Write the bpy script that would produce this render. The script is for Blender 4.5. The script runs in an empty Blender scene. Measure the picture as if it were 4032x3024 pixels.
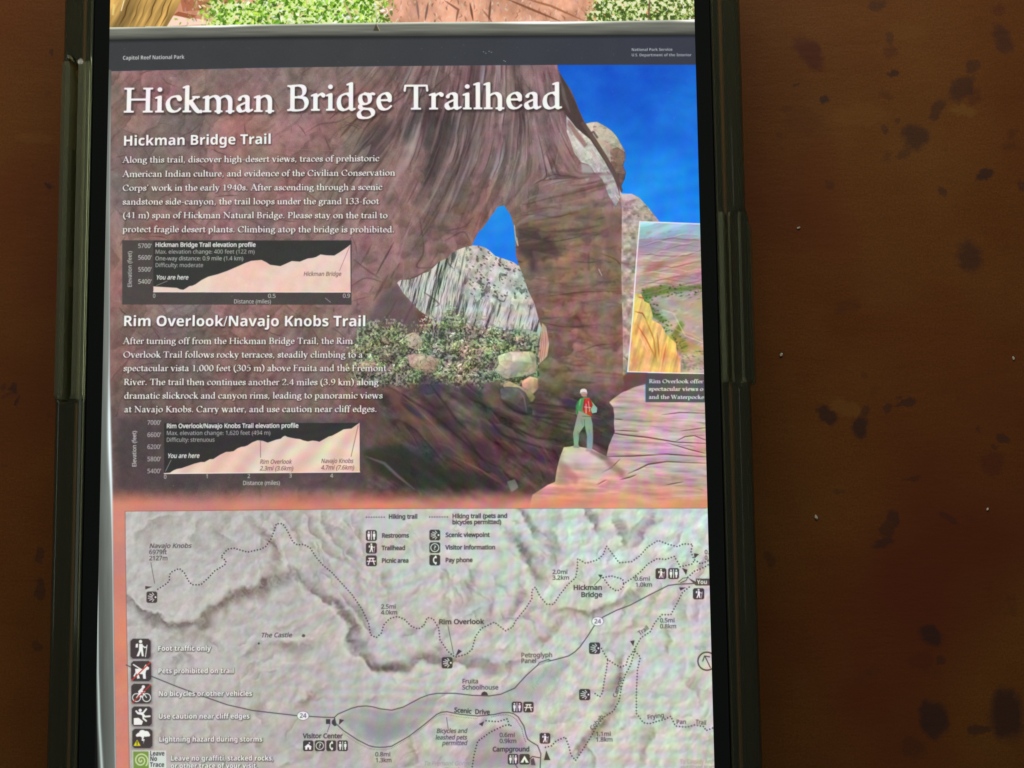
import bpy, bmesh, math, random, time
_t0=time.time()
def TM(x): print('TM',x,round(time.time()-_t0,1))
import numpy as np
from mathutils import Matrix, Vector

sc = bpy.context.scene
COL = sc.collection
MM = 0.001
# ------------------------------------------------------------------ camera
F_PX = 5040.0
CAM = np.array([11.58188, -3.88967, 147.55272])              # mm, phone centre is the origin, table top is z = 0
AX = np.array([[0.9999350810, 0.0113380930, -0.00113219188],   # world axes seen from the camera
               [-0.0113944816, 0.994986637, -0.0993567255],
               [0.0, 0.0993631761, 0.995051234]])
cd = bpy.data.cameras.new('camera'); cam = bpy.data.objects.new('camera', cd); COL.objects.link(cam)
cd.sensor_width = 36.0; cd.lens = F_PX / 4032 * 36.0; cd.clip_start = 0.005; cd.clip_end = 50.0
m4 = Matrix([list(AX[i]) + [CAM[i] * MM] for i in range(3)] + [[0, 0, 0, 1]])
cam.matrix_world = m4
sc.camera = cam
# ------------------------------------------------------------------ light
w = bpy.data.worlds.new('World'); sc.world = w; w.use_nodes = True
w.node_tree.nodes['Background'].inputs['Color'].default_value = (0.80, 0.93, 0.86, 1)
w.node_tree.nodes['Background'].inputs['Strength'].default_value = 0.060
def area(name, loc, target, size, size_y, power, col):
    l = bpy.data.lights.new(name, 'AREA'); l.shape = 'RECTANGLE'; l.size = size; l.size_y = size_y
    l.energy = power; l.color = col
    o = bpy.data.objects.new(name, l); COL.objects.link(o); o.location = loc
    o.rotation_euler = (Vector(target) - Vector(loc)).to_track_quat('-Z', 'Y').to_euler()
    return o
area('window_light', (0.000, 0.178, 0.112), (0.0, 0.03, 0.0), 0.20, 0.06, 0.20, (1.0, 0.94, 0.80))
area('side_window_light', (-0.36, 0.06, 0.20), (0.0, 0.02, 0.0), 0.22, 0.12, 0.065, (0.92, 1.0, 0.86))
sc.view_settings.view_transform = 'Standard'; sc.view_settings.look = 'None'
sc.view_settings.exposure = 0.0; sc.view_settings.gamma = 1.0
sc.cycles.max_bounces = 12; sc.cycles.transmission_bounces = 8; sc.cycles.sample_clamp_indirect = 4.0

V2S = 4032.0 / 2212.0                                       # layout unit (V) to photograph pixel
ZS = 10.0                                                   # height of the display above the table, mm
def v2world(p, z):
    p = np.atleast_2d(np.asarray(p, float)) * V2S
    d = np.stack([(p[:, 0] - 2016) / F_PX, -(p[:, 1] - 1512) / F_PX, -np.ones(len(p))], 1)
    wd = d @ AX.T
    t = (z - CAM[2]) / wd[:, 2]
    return CAM + wd * t[:, None]

# ================================================================== picture shown on the display
R = 20
SW, SH = 65.0, 141.0
PT = float(v2world((1100, -70), ZS)[0][1]); PB = float(v2world((1100, 1740), ZS)[0][1])     # the picture fills this stretch of the display, black above and below
CW, CH = int(SW * R), int((PT - PB) * R)
def T(p):
    P = v2world(p, ZS)
    return np.stack([(P[:, 0] + SW / 2) * R, (PT - P[:, 1]) * R], 1)
xs = np.arange(CW) + 0.5; ys = np.arange(CH) + 0.5
PX, PY = np.meshgrid(xs, ys)
WX = PX / R - SW / 2; WY = PT - PY / R
rel = np.stack([WX - CAM[0], WY - CAM[1], np.full_like(WX, ZS - CAM[2])], -1) @ AX
VX = ((2016 + F_PX * rel[..., 0] / -rel[..., 2]) / V2S).astype(np.float32)
VY = ((1512 - F_PX * rel[..., 1] / -rel[..., 2]) / V2S).astype(np.float32)
del rel, PX, PY, WX, WY
img = np.zeros((CH, CW, 3), np.float32)
rng = np.random.RandomState(7); rnd = random.Random(5)

def hexc(c):
    return np.array(c, np.float32) / 255.0
LAT = {}
def vnoise(x, y, seed):
    if seed not in LAT: LAT[seed] = np.random.RandomState(seed).rand(256, 256).astype(np.float32)
    L = LAT[seed]
    xi = np.floor(x); yi = np.floor(y); fx = x - xi; fy = y - yi
    fx = fx * fx * (3 - 2 * fx); fy = fy * fy * (3 - 2 * fy)
    xi = xi.astype(np.int32) & 255; yi = yi.astype(np.int32) & 255; x1 = (xi + 1) & 255; y1 = (yi + 1) & 255
    return (L[yi, xi] * (1 - fx) + L[yi, x1] * fx) * (1 - fy) + (L[y1, xi] * (1 - fx) + L[y1, x1] * fx) * fy
def fbm(x, y, seed, octv=4, gain=0.5):
    s = 0; a = 1; t = 0
    for i in range(octv):
        s = s + a * vnoise(x * 2 ** i + 17.3 * i, y * 2 ** i + 9.1 * i, seed + i); t += a; a *= gain
    return s / t
def smooth(a, b, x):
    t = np.clip((x - a) / (b - a), 0, 1); return t * t * (3 - 2 * t)

def cover(pts, raw=False):
    """anti-aliased coverage of a polygon given in V units -> (slice, array)"""
    P = np.asarray(pts, float) if raw else T(pts)
    x0 = max(0, int(P[:, 0].min()) - 1); x1 = min(CW, int(P[:, 0].max()) + 3)
    y0 = max(0, int(P[:, 1].min()) - 1); y1 = min(CH, int(P[:, 1].max()) + 3)
    if x1 <= x0 or y1 <= y0: return None
    SS = 4
    n = (y1 - y0) * SS; W = x1 - x0
    sy = y0 + (np.arange(n) + 0.5) / SS
    A = P; B = np.roll(P, -1, 0)
    hits = [[] for _ in range(n)]
    for (ax, ay), (bx, by) in zip(A, B):
        if ay == by: continue
        lo, hi = (ay, by) if ay < by else (by, ay)
        k0 = max(0, int(math.ceil((lo - y0) * SS - 0.5))); k1 = min(n - 1, int(math.ceil((hi - y0) * SS - 0.5)) - 1)
        for k in range(k0, k1 + 1):
            hits[k].append(ax + (sy[k] - ay) * (bx - ax) / (by - ay) - x0)
    acc = np.zeros((y1 - y0, W + 2), np.float32)
    for k, h in enumerate(hits):
        if len(h) < 2: continue
        h.sort(); row = acc[k // SS]
        for i in range(0, len(h) - 1, 2):
            for xx, s in ((h[i], 1.0 / SS), (h[i + 1], -1.0 / SS)):
                xx = min(max(xx, 0.0), W + 0.0); j = int(xx); f = xx - j
                row[j] += s * (1 - f); row[j + 1] += s * f
    return (slice(y0, y1), slice(x0, x1)), np.clip(np.cumsum(acc, 1)[:, :W], 0, 1)
def blur(a, r):
    if r <= 0: return a
    r = int(r); k = 2 * r + 1
    for ax in (0, 1):
        for _ in range(2):
            pad = [(0, 0)] * a.ndim; pad[ax] = (r + 1, r)
            c = np.cumsum(np.pad(a, pad, mode='edge'), axis=ax)
            a = (np.take(c, range(k, c.shape[ax]), ax) - np.take(c, range(0, c.shape[ax] - k), ax)) / k
    return a
def comp(sl, cov, color, alpha=1.0, mask=None):
    if mask is not None: cov = cov * mask[sl]
    c = color if not isinstance(color, tuple) else hexc(color)
    if getattr(c, 'ndim', 1) == 3: c = c[sl]
    a = (cov * alpha)[..., None]
    img[sl] = img[sl] * (1 - a) + c * a
def fill(pts, color, alpha=1.0, mask=None):
    r = cover(pts)
    if r: comp(r[0], r[1], color, alpha, mask)
def softfill(pts, color, alpha, b, mask=None):
    r = cover(pts)
    if not r: return
    (sy_, sx_), c = r
    p = 2 * b + 2
    y0, y1, x0, x1 = sy_.start - p, sy_.stop + p, sx_.start - p, sx_.stop + p
    big = blur(np.pad(c, p), b)
    cy0, cx0 = max(0, -y0), max(0, -x0)
    big = big[cy0:big.shape[0] - max(0, y1 - CH), cx0:big.shape[1] - max(0, x1 - CW)]
    comp((slice(max(0, y0), min(CH, y1)), slice(max(0, x0), min(CW, x1))), big, color, alpha, mask)
def maskof(pts):
    m = np.zeros((CH, CW), np.float32); r = cover(pts)
    if r: m[r[0]] = r[1]
    return m
def stroke(pts, width, color, alpha=1.0, soft=0.0, mask=None, taper=False, raw=False):
    P = np.asarray(pts, float) if raw else T(pts)
    m = width / 2 + soft + 1.5
    x0 = max(0, int(P[:, 0].min() - m)); x1 = min(CW, int(P[:, 0].max() + m) + 1)
    y0 = max(0, int(P[:, 1].min() - m)); y1 = min(CH, int(P[:, 1].max() + m) + 1)
    if x1 <= x0 or y1 <= y0: return
    X = (np.arange(x0, x1) + 0.5)[None]; Y = (np.arange(y0, y1) + 0.5)[:, None]
    best = np.full((y1 - y0, x1 - x0), 1e9); n = len(P) - 1
    for i in range(n):
        a, b = P[i], P[i + 1]; d = b - a; L = max(1e-9, d.dot(d))
        t = np.clip(((X - a[0]) * d[0] + (Y - a[1]) * d[1]) / L, 0, 1)
        q = np.hypot(X - a[0] - t * d[0], Y - a[1] - t * d[1])
        if taper: q = q + width / 2 * (1 - np.sin(np.pi * np.clip((i + t) / n, 0.02, 0.98)) ** 0.6)
        best = np.minimum(best, q)
    s = max(soft, 0.5)
    cov = np.clip((width / 2 + s - best) / (2 * s), 0, 1).astype(np.float32)
    comp((slice(y0, y1), slice(x0, x1)), cov * min(1.0, width), color, alpha, mask)
def dots(pts, step, rad, color, alpha=1.0):
    P = T(pts); seg = np.hypot(*(P[1:] - P[:-1]).T); cum = np.concatenate([[0], np.cumsum(seg)])
    for s in np.arange(0, cum[-1], step):
        x = np.interp(s, cum, P[:, 0]); y = np.interp(s, cum, P[:, 1])
        stroke([(x, y), (x + .01, y)], rad * 2, color, alpha, 0.55, raw=True)
def disc(cx, cy, rx, ry, color, alpha=1.0, n=20):
    fill([(cx + rx * math.cos(2 * math.pi * i / n), cy + ry * math.sin(2 * math.pi * i / n)) for i in range(n)], color, alpha)
def ring(cx, cy, r, wd, color, alpha=1.0, a0=0, a1=360, n=24):
    stroke([(cx + r * math.cos(math.radians(a0 + (a1 - a0) * i / n)), cy + r * math.sin(math.radians(a0 + (a1 - a0) * i / n))) for i in range(n + 1)], wd, color, alpha)

def crom(p, n=6):
    p = np.array(p, float)
    if len(p) < 3: return p
    q = np.vstack([2 * p[0] - p[1], p, 2 * p[-1] - p[-2]]); out = []
    for i in range(1, len(q) - 2):
        for t in np.linspace(0, 1, n, endpoint=False):
            out.append(.5 * (2 * q[i] + (q[i + 1] - q[i - 1]) * t + (2 * q[i - 1] - 5 * q[i] + 4 * q[i + 1] - q[i + 2]) * t * t + (3 * q[i] - q[i - 1] - 3 * q[i + 1] + q[i + 2]) * t ** 3))
    out.append(q[-2]); return np.array(out)
# ---- lettering: outlines of Blender's built-in font, turned into distance fields
tcu = bpy.data.curves.new('lettering', 'FONT'); tcu.resolution_u = 3
tob = bpy.data.objects.new('lettering', tcu); COL.objects.link(tob)
def uch(ch, font):
    base = {'serif': (0x1D400, 0x1D7CE), 'sans': (0x1D5A0, 0x1D7E2), 'bold': (0x1D5D4, 0x1D7EC), 'italic': (0x1D608, 0x1D7E2)}[font]
    if 'A' <= ch <= 'Z': return chr(base[0] + ord(ch) - 65)
    if 'a' <= ch <= 'z': return chr(base[0] + 26 + ord(ch) - 97)
    if '0' <= ch <= '9': return chr(base[1] + ord(ch) - 48)
    return ch
ALPH = 'ABCDEFGHIJKLMNOPQRSTUVWXYZabcdefghijklmnopqrstuvwxyz0123456789'
BOLDSET = set('Foot traffic only Pets prohibited on trail No bicycles or other vehicles Use caution near cliff edges Lightning hazard during storms Leave no graffiti stacked rocks Rim Overlook Navajo Knobs Hickman Bridge Trail You Capitol Reef National Park Service U S Department of the Interior') - {' '}
KEYS = [(c, 'sans') for c in ALPH + ".,:'()-/? "] + [(c, 'bold') for c in sorted(BOLDSET)]
tcu.space_line = 3.0; tcu.fill_mode = 'NONE'
tcu.body = '||\n' + '\n'.join(uch(c, f) + '\n|' + uch(c, f) + '|' for c, f in KEYS)
bpy.context.view_layer.update()
_me = bpy.data.meshes.new_from_object(tob.evaluated_get(bpy.context.evaluated_depsgraph_get()))
_v = np.zeros(len(_me.vertices) * 3); _me.vertices.foreach_get('co', _v); _v = _v.reshape(-1, 3)[:, :2]
_ed = np.zeros(len(_me.edges) * 2, int); _me.edges.foreach_get('vertices', _ed); _ed = _ed.reshape(-1, 2)
bpy.data.meshes.remove(_me)
_ln = np.floor((-_v[:, 1] + 1.6) / 3.0).astype(int)
_el = _ln[_ed[:, 0]]; _xr = [(_v[_ln == k, 0].min(), _v[_ln == k, 0].max()) if (_ln == k).any() else (0, 0) for k in range(2 * len(KEYS) + 1)]
W0 = _xr[0][1] - _xr[0][0]
EM = 60; EMS = 60; GX0, GY0, GW, GH = -0.15, -0.32, 1.35, 1.25

# a book serif built from pen strokes: polylines whose width follows a broad nib
TK = .052
def nib(d): 
    a = math.atan2(d[1], d[0]); return TK * max(abs(math.sin(a - math.radians(24))) ** 1.15, .34)
def P_(*p): return ('p', p)
def V_s(x, y0, y1): return ('v', x, y0, y1)
def F_s(x, y, w=.088, r=.017): return ('s', x, y, w, r)          # foot serif
def G_s(x, y): return ('g', x, y)                               # flag serif at the top of a stem
def D_s(x, y, r): return ('d', x, y, r)
def TH(*p): return ('t', p)                                     # thin straight line
SER = {
 'a': (.45, P_((.10, .33), (.14, .395), (.21, .42), (.28, .39), (.30, .32), (.30, .09), (.325, .03), (.37, .025), (.42, .055)), P_((.30, .26), (.19, .215), (.10, .16), (.08, .09), (.12, .025), (.19, .015), (.25, .045), (.30, .10)), D_s(.105, .335, .04)),
 'b': (.51, V_s(.12, .03, .69), G_s(.12, .70), P_((.12, .33), (.20, .405), (.29, .415), (.39, .35), (.43, .22), (.39, .08), (.28, .01), (.18, .015), (.12, .05))),
 'c': (.43, P_((.365, .35), (.33, .405), (.25, .42), (.15, .385), (.085, .29), (.08, .18), (.13, .06), (.23, .015), (.32, .035), (.385, .095)), D_s(.35, .35, .042)),
 'd': (.52, P_((.38, .36), (.31, .415), (.22, .415), (.12, .35), (.08, .21), (.11, .07), (.20, .012), (.29, .035), (.38, .11)), V_s(.38, .03, .69), G_s(.38, .70), P_((.38, .04), (.42, .02), (.475, .035))),
 'e': (.43, TH((.08, .25), (.355, .25)), P_((.35, .25), (.345, .34), (.29, .41), (.215, .42), (.13, .375), (.082, .285), (.08, .18), (.13, .06), (.225, .015), (.31, .035), (.385, .10))),
 'f': (.31, P_((.13, .0), (.13, .45), (.145, .60), (.20, .67), (.27, .685), (.32, .65)), TH((.04, .42), (.28, .42)), F_s(.13, 0), D_s(.315, .65, .036)),
 'g': (.47, P_((.21, .42), (.12, .385), (.09, .29), (.12, .19), (.21, .155), (.30, .19), (.33, .29), (.30, .385), (.21, .42)), P_((.30, .385), (.36, .42), (.43, .41)), P_((.14, .175), (.09, .11), (.11, .055), (.20, .035), (.33, .02), (.40, -.04), (.39, -.13), (.30, -.19), (.19, -.20), (.09, -.17), (.06, -.10), (.09, -.03), (.16, .03))),
 'h': (.54, V_s(.12, 0, .69), G_s(.12, .70), F_s(.12, 0), P_((.12, .32), (.20, .39), (.29, .42), (.37, .38), (.405, .28), (.405, .0)), F_s(.405, 0)),
 'i': (.26, V_s(.13, 0, .41), G_s(.13, .425), F_s(.13, 0), D_s(.13, .605, .052)),
 'j': (.26, P_((.13, .41), (.13, -.05), (.11, -.15), (.03, -.21)), G_s(.13, .425), D_s(.13, .605, .052)),
 'k': (.50, V_s(.12, 0, .69), G_s(.12, .70), F_s(.12, 0), TH((.13, .19), (.33, .40)), F_s(.34, .42, .075), P_((.21, .27), (.33, .09), (.40, .015), (.47, .0)), F_s(.43, 0, .06)),
 'l': (.26, V_s(.13, 0, .69), G_s(.13, .70), F_s(.13, 0)),
 'm': (.82, V_s(.12, 0, .40), G_s(.12, .425), F_s(.12, 0), P_((.12, .32), (.20, .39), (.29, .42), (.37, .38), (.405, .28), (.405, .0)), F_s(.405, 0, .08), P_((.405, .32), (.48, .39), (.57, .42), (.65, .38), (.69, .28), (.69, .0)), F_s(.69, 0)),
 'n': (.54, V_s(.12, 0, .40), G_s(.12, .425), F_s(.12, 0), P_((.12, .32), (.20, .39), (.29, .42), (.37, .38), (.405, .28), (.405, .0)), F_s(.405, 0)),
 'o': (.51, P_((.255, .42), (.15, .385), (.085, .29), (.085, .15), (.15, .05), (.255, .015), (.36, .05), (.425, .15), (.425, .29), (.36, .385), (.255, .42))),
 'p': (.52, V_s(.12, -.22, .40), G_s(.12, .425), F_s(.12, -.22), P_((.12, .33), (.20, .405), (.29, .415), (.39, .35), (.43, .22), (.39, .08), (.28, .01), (.18, .015), (.12, .06))),
 'q': (.51, P_((.38, .36), (.31, .415), (.22, .415), (.12, .35), (.08, .21), (.11, .07), (.20, .012), (.29, .035), (.38, .11)), V_s(.38, -.22, .42), F_s(.38, -.22)),
 'r': (.36, V_s(.12, 0, .40), G_s(.12, .425), F_s(.12, 0, .09), P_((.12, .31), (.19, .385), (.26, .42), (.32, .39)), D_s(.315, .38, .042)),
 's': (.37, P_((.295, .34), (.27, .40), (.19, .42), (.11, .39), (.085, .32), (.13, .26), (.23, .20), (.30, .14), (.285, .05), (.19, .015), (.11, .03), (.07, .09))),
 't': (.32, P_((.14, .52), (.14, .12), (.165, .04), (.22, .02), (.29, .05)), TH((.04, .41), (.28, .415)), TH((.05, .42), (.14, .51))),
 'u': (.53, P_((.12, .40), (.12, .14), (.15, .04), (.23, .015), (.31, .05), (.38, .12)), G_s(.12, .425), V_s(.39, .03, .41), G_s(.39, .425), P_((.39, .04), (.43, .02), (.49, .035))),
 'v': (.48, P_((.09, .42), (.235, .02)), TH((.25, .01), (.39, .42)), F_s(.09, .425, .085), F_s(.385, .425, .07)),
 'w': (.73, P_((.09, .42), (.23, .02)), TH((.24, .01), (.36, .40)), P_((.36, .42), (.49, .02)), TH((.50, .01), (.64, .42)), F_s(.09, .425, .085), F_s(.36, .425, .06), F_s(.63, .425, .07)),
 'x': (.47, P_((.09, .42), (.38, 0)), TH((.09, 0), (.37, .42)), F_s(.1, .425, .075), F_s(.37, .425, .07), F_s(.1, 0, .07), F_s(.38, 0, .075)),
 'y': (.48, P_((.09, .42), (.24, .04)), TH((.39, .42), (.21, -.10)), P_((.21, -.10), (.15, -.18), (.07, -.19)), F_s(.09, .425, .085), F_s(.385, .425, .07)),
 'z': (.42, TH((.07, .41), (.34, .41)), P_((.34, .41), (.07, .01)), TH((.07, .015), (.35, .015)), TH((.35, .015), (.365, .10)), TH((.07, .41), (.06, .32))),
 'A': (.70, TH((.09, 0), (.33, .64)), P_((.34, .66), (.59, .0)), TH((.18, .23), (.49, .23)), F_s(.09, 0, .08), F_s(.60, 0, .09)),
 'B': (.60, V_s(.15, 0, .65), F_s(.13, 0, .09), F_s(.13, .65, .09), P_((.15, .64), (.33, .64), (.43, .58), (.43, .44), (.33, .35), (.15, .345)), P_((.30, .35), (.45, .31), (.50, .19), (.44, .05), (.30, .01), (.15, .01))),
 'C': (.66, P_((.57, .50), (.50, .61), (.36, .645), (.20, .58), (.09, .40), (.09, .25), (.18, .08), (.33, .01), (.49, .03), (.59, .12)), TH((.575, .50), (.575, .63))),
 'F': (.53, V_s(.15, 0, .65), F_s(.15, 0, .1), F_s(.12, .65, .08), TH((.15, .645), (.47, .645)), TH((.47, .645), (.48, .52)), TH((.15, .35), (.40, .35)), TH((.40, .41), (.40, .29))),
 'H': (.78, V_s(.15, 0, .65), V_s(.62, 0, .65), TH((.15, .34), (.62, .34)), F_s(.15, 0, .105), F_s(.62, 0, .105), F_s(.15, .65, .105), F_s(.62, .65, .105)),
 'I': (.34, V_s(.17, 0, .65), F_s(.17, 0, .105), F_s(.17, .65, .105)),
 'K': (.67, V_s(.15, 0, .65), F_s(.15, 0, .1), F_s(.15, .65, .1), TH((.17, .32), (.48, .62)), F_s(.50, .65, .09), P_((.24, .39), (.45, .12), (.54, .03), (.64, .0)), F_s(.58, 0, .08)),
 'N': (.77, TH((.15, 0), (.15, .62)), P_((.13, .64), (.60, .05)), TH((.62, 0), (.62, .65)), F_s(.15, 0, .09), F_s(.11, .65, .08), F_s(.62, .65, .09)),
 'O': (.76, P_((.38, .645), (.21, .59), (.09, .42), (.09, .24), (.21, .07), (.38, .01), (.55, .07), (.67, .24), (.67, .42), (.55, .59), (.38, .645))),
 'P': (.56, V_s(.15, 0, .65), F_s(.15, 0, .105), F_s(.13, .65, .09), P_((.15, .64), (.32, .64), (.44, .58), (.47, .47), (.42, .34), (.30, .29), (.17, .30))),
 'R': (.62, V_s(.15, 0, .65), F_s(.15, 0, .1), F_s(.13, .65, .09), P_((.15, .64), (.31, .64), (.42, .58), (.44, .48), (.39, .37), (.28, .33), (.16, .33)), P_((.30, .33), (.45, .10), (.52, .02), (.60, .0)), F_s(.57, 0, .06)),
 'T': (.62, V_s(.31, 0, .64), F_s(.31, 0, .105), TH((.05, .635), (.57, .635)), TH((.05, .635), (.035, .50)), TH((.57, .635), (.585, .50))),
 'W': (.94, P_((.10, .65), (.29, .03)), TH((.30, .02), (.46, .60)), P_((.46, .65), (.65, .03)), TH((.66, .02), (.84, .65)), F_s(.1, .65, .09), F_s(.46, .65, .08), F_s(.84, .65, .08)),
 '0': (.50, P_((.25, .64), (.14, .57), (.085, .42), (.085, .23), (.14, .08), (.25, .01), (.36, .08), (.415, .23), (.415, .42), (.36, .57), (.25, .64))),
 '1': (.50, V_s(.27, 0, .63), F_s(.27, 0, .11), TH((.13, .56), (.27, .63))),
 '2': (.50, P_((.09, .50), (.14, .60), (.24, .64), (.35, .60), (.39, .49), (.33, .33), (.20, .17), (.08, .03)), ('p', ((.08, .025), (.42, .025))), TH((.41, .02), (.44, .13))),
 '3': (.50, P_((.10, .54), (.16, .62), (.25, .64), (.35, .59), (.35, .45), (.27, .37), (.19, .35)), P_((.22, .36), (.34, .33), (.40, .22), (.37, .09), (.25, .015), (.14, .02), (.07, .07))),
 '4': (.50, V_s(.34, 0, .63), TH((.34, .64), (.05, .19)), ('p', ((.04, .18), (.46, .18)))),
 '5': (.50, TH((.16, .63), (.40, .63)), TH((.16, .63), (.13, .38)), P_((.13, .37), (.25, .40), (.36, .34), (.39, .21), (.34, .07), (.22, .01), (.08, .04))),
 '9': (.50, P_((.25, .64), (.13, .58), (.085, .45), (.13, .32), (.23, .28), (.34, .32), (.41, .42)), P_((.25, .64), (.36, .59), (.415, .45), (.39, .27), (.28, .09), (.12, .0))),
 '.': (.25, D_s(.12, .045, .052)), ',': (.25, D_s(.12, .045, .052), TH((.15, .03), (.08, -.11))), '-': (.33, ('p', ((.06, .22), (.27, .22)))),
 '(': (.33, P_((.27, .68), (.14, .52), (.10, .28), (.14, .04), (.27, -.13))), ')': (.33, P_((.06, .68), (.19, .52), (.23, .28), (.19, .04), (.06, -.13))), '’': (.24, D_s(.12, .62, .048), TH((.15, .61), (.08, .49))), ' ': (.235,)}
def serif_sdf(prims):
    gx = GX0 + (np.arange(int(GW * EMS)) + 0.5) / EMS; gy = GY0 + (np.arange(int(GH * EMS)) + 0.5) / EMS
    X, Y = np.meshgrid(gx, gy); best = np.full(X.shape, -9.0)
    def seg(a, b, ra, rb):
        d = (b[0] - a[0], b[1] - a[1]); L = d[0] ** 2 + d[1] ** 2 + 1e-12
        t = np.clip(((X - a[0]) * d[0] + (Y - a[1]) * d[1]) / L, 0, 1)
        np.maximum(best, ra + (rb - ra) * t - np.hypot(X - a[0] - t * d[0], Y - a[1] - t * d[1]), out=best)
    def box(x0, x1, y0, y1):
        dx = np.maximum(x0 - X, X - x1); dy = np.maximum(y0 - Y, Y - y1); np.maximum(best, -np.maximum(dx, dy), out=best)
    for p in prims:
        if p[0] == 'p':
            q = crom(p[1]); rr = [nib(q[min(i + 1, len(q) - 1)] - q[max(i - 1, 0)]) for i in range(len(q))]
            for i in range(len(q) - 1): seg(q[i], q[i + 1], rr[i], rr[i + 1])
        elif p[0] == 't':
            for i in range(len(p[1]) - 1): seg(p[1][i], p[1][i + 1], .019, .019)
        elif p[0] == 'v': box(p[1] - .047, p[1] + .047, p[2], p[3])
        elif p[0] == 's':
            _, x, y, w_, r_ = p; yy = y + (.016 if y < .2 else -.016); box(x - w_ - .012, x + w_ + .012, yy - .016, yy + .016)
            s_ = 1 if y < .2 else -1
            for k_ in (-1, 1): seg((x + k_ * .035, yy + s_ * .022), (x + k_ * w_ * .6, yy + s_ * .002), .018, .015)
        elif p[0] == 'g': seg((p[1] - .095, p[2] - .045), (p[1] - .02, p[2] - .02), .015, .024); seg((p[1] - .02, p[2] - .02), (p[1] + .026, p[2] - .004), .024, .016)
        elif p[0] == 'd': seg((p[1], p[2]), (p[1] + .001, p[2]), p[3], p[3])
    return best.astype(np.float32)
gl = {}
def glyph(ch, font):
    if (ch, font) in gl: return gl[(ch, font)]
    if font == 'serif':
        g_ = SER.get(ch, SER['o']); gl[(ch, font)] = (g_[0], serif_sdf(g_[1:]) if len(g_) > 1 else None); return gl[(ch, font)]
    key = (ch, font) if (ch, font) in KEYS else (ch, 'sans'); shear = .2 if font == 'italic' else 0
    k = KEYS.index(key); r2 = _xr[2 * k + 2]; adv = r2[1] - r2[0] - W0
    sdf = None
    if ch != ' ':
        ed = _ed[_el == 2 * k + 1]; off = np.array([0.0, -3.0 * (2 * k + 1)])
        gx = GX0 + (np.arange(int(GW * EM)) + 0.5) / EM; gy = GY0 + (np.arange(int(GH * EM)) + 0.5) / EM
        X, Y = np.meshgrid(gx, gy); X = X[..., None].astype(np.float32); Y = Y[..., None].astype(np.float32)
        a = (_v[ed[:, 0]] - off).astype(np.float32); b = (_v[ed[:, 1]] - off).astype(np.float32)
        a[:, 0] += shear * a[:, 1]; b[:, 0] += shear * b[:, 1]; d = b - a
        L = np.maximum((d ** 2).sum(1), 1e-9)
        t = np.clip(((X - a[:, 0]) * d[:, 0] + (Y - a[:, 1]) * d[:, 1]) / L, 0, 1)
        dist = np.sqrt(((X - a[:, 0] - t * d[:, 0]) ** 2 + (Y - a[:, 1] - t * d[:, 1]) ** 2).min(-1))
        cr = ((a[:, 1] > Y) != (b[:, 1] > Y)) & (X < a[:, 0] + (Y - a[:, 1]) * d[:, 0] / np.where(d[:, 1] == 0, 1e-9, d[:, 1]))
        sdf = np.where(cr.sum(-1) % 2 == 1, dist, -dist).astype(np.float32)
    gl[(ch, font)] = (adv, sdf)
    return gl[(ch, font)]
CAPH = {'serif': 0.655, 'sans': 0.714, 'bold': 0.714, 'italic': 0.714}
def text(s, x0, y0, x1, y1, font, cap, color, weight=0.0, alpha=1.0, shadow=0.0, soft=0.0, shc=(35, 25, 25), track=0.0):
    a, b = T([(x0, y0), (x1, y1)]); L = np.hypot(*(b - a)); ux = (b - a) / L; uy = np.array([ux[1], -ux[0]])
    g = [glyph(c, font) for c in s]
    wid = sum(q[0] + track for q in g)
    sx = L / wid; sy = cap / CAPH[font]
    for layer in ((1, 0) if shadow else (0,)):
        pen = 0.0
        for adv, sdf in g:
            if sdf is not None:
                o = a + ux * sx * pen + (np.array([0.7, 1.2]) * max(1, cap / 16) if layer else 0)
                cs = np.array([o + ux * sx * px + uy * sy * py for px in (GX0, GX0 + GW) for py in (GY0, GY0 + GH)])
                X0 = max(0, int(cs[:, 0].min())); X1 = min(CW, int(cs[:, 0].max()) + 1)
                Y0 = max(0, int(cs[:, 1].min())); Y1 = min(CH, int(cs[:, 1].max()) + 1)
                if X1 - X0 > 1 and Y1 - Y0 > 1:
                    XX, YY = np.meshgrid(np.arange(X0, X1) + .5 - o[0], np.arange(Y0, Y1) + .5 - o[1])
                    gx = ((XX * ux[0] + YY * ux[1]) / sx - GX0) * EM - .5; gy = ((XX * uy[0] + YY * uy[1]) / sy - GY0) * EM - .5
                    ok = (gx > 0) & (gy > 0) & (gx < sdf.shape[1] - 1.01) & (gy < sdf.shape[0] - 1.01)
                    gx = np.clip(gx, 0, sdf.shape[1] - 1.01); gy = np.clip(gy, 0, sdf.shape[0] - 1.01)
                    i = gx.astype(int); j = gy.astype(int); fx = gx - i; fy = gy - j
                    dd = (sdf[j, i] * (1 - fx) + sdf[j, i + 1] * fx) * (1 - fy) + (sdf[j + 1, i] * (1 - fx) + sdf[j + 1, i + 1] * fx) * fy
                    px = dd * min(sx, sy) + weight
                    if layer: cov = np.clip(0.5 + (px + 1.2) / (2.2 + cap / 16), 0, 1) * ok * shadow
                    else: cov = np.clip(0.5 + px / (1 + soft), 0, 1) * ok * alpha
                    comp((slice(Y0, Y1), slice(X0, X1)), cov.astype(np.float32), shc if layer else color)
            pen += adv + track

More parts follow.
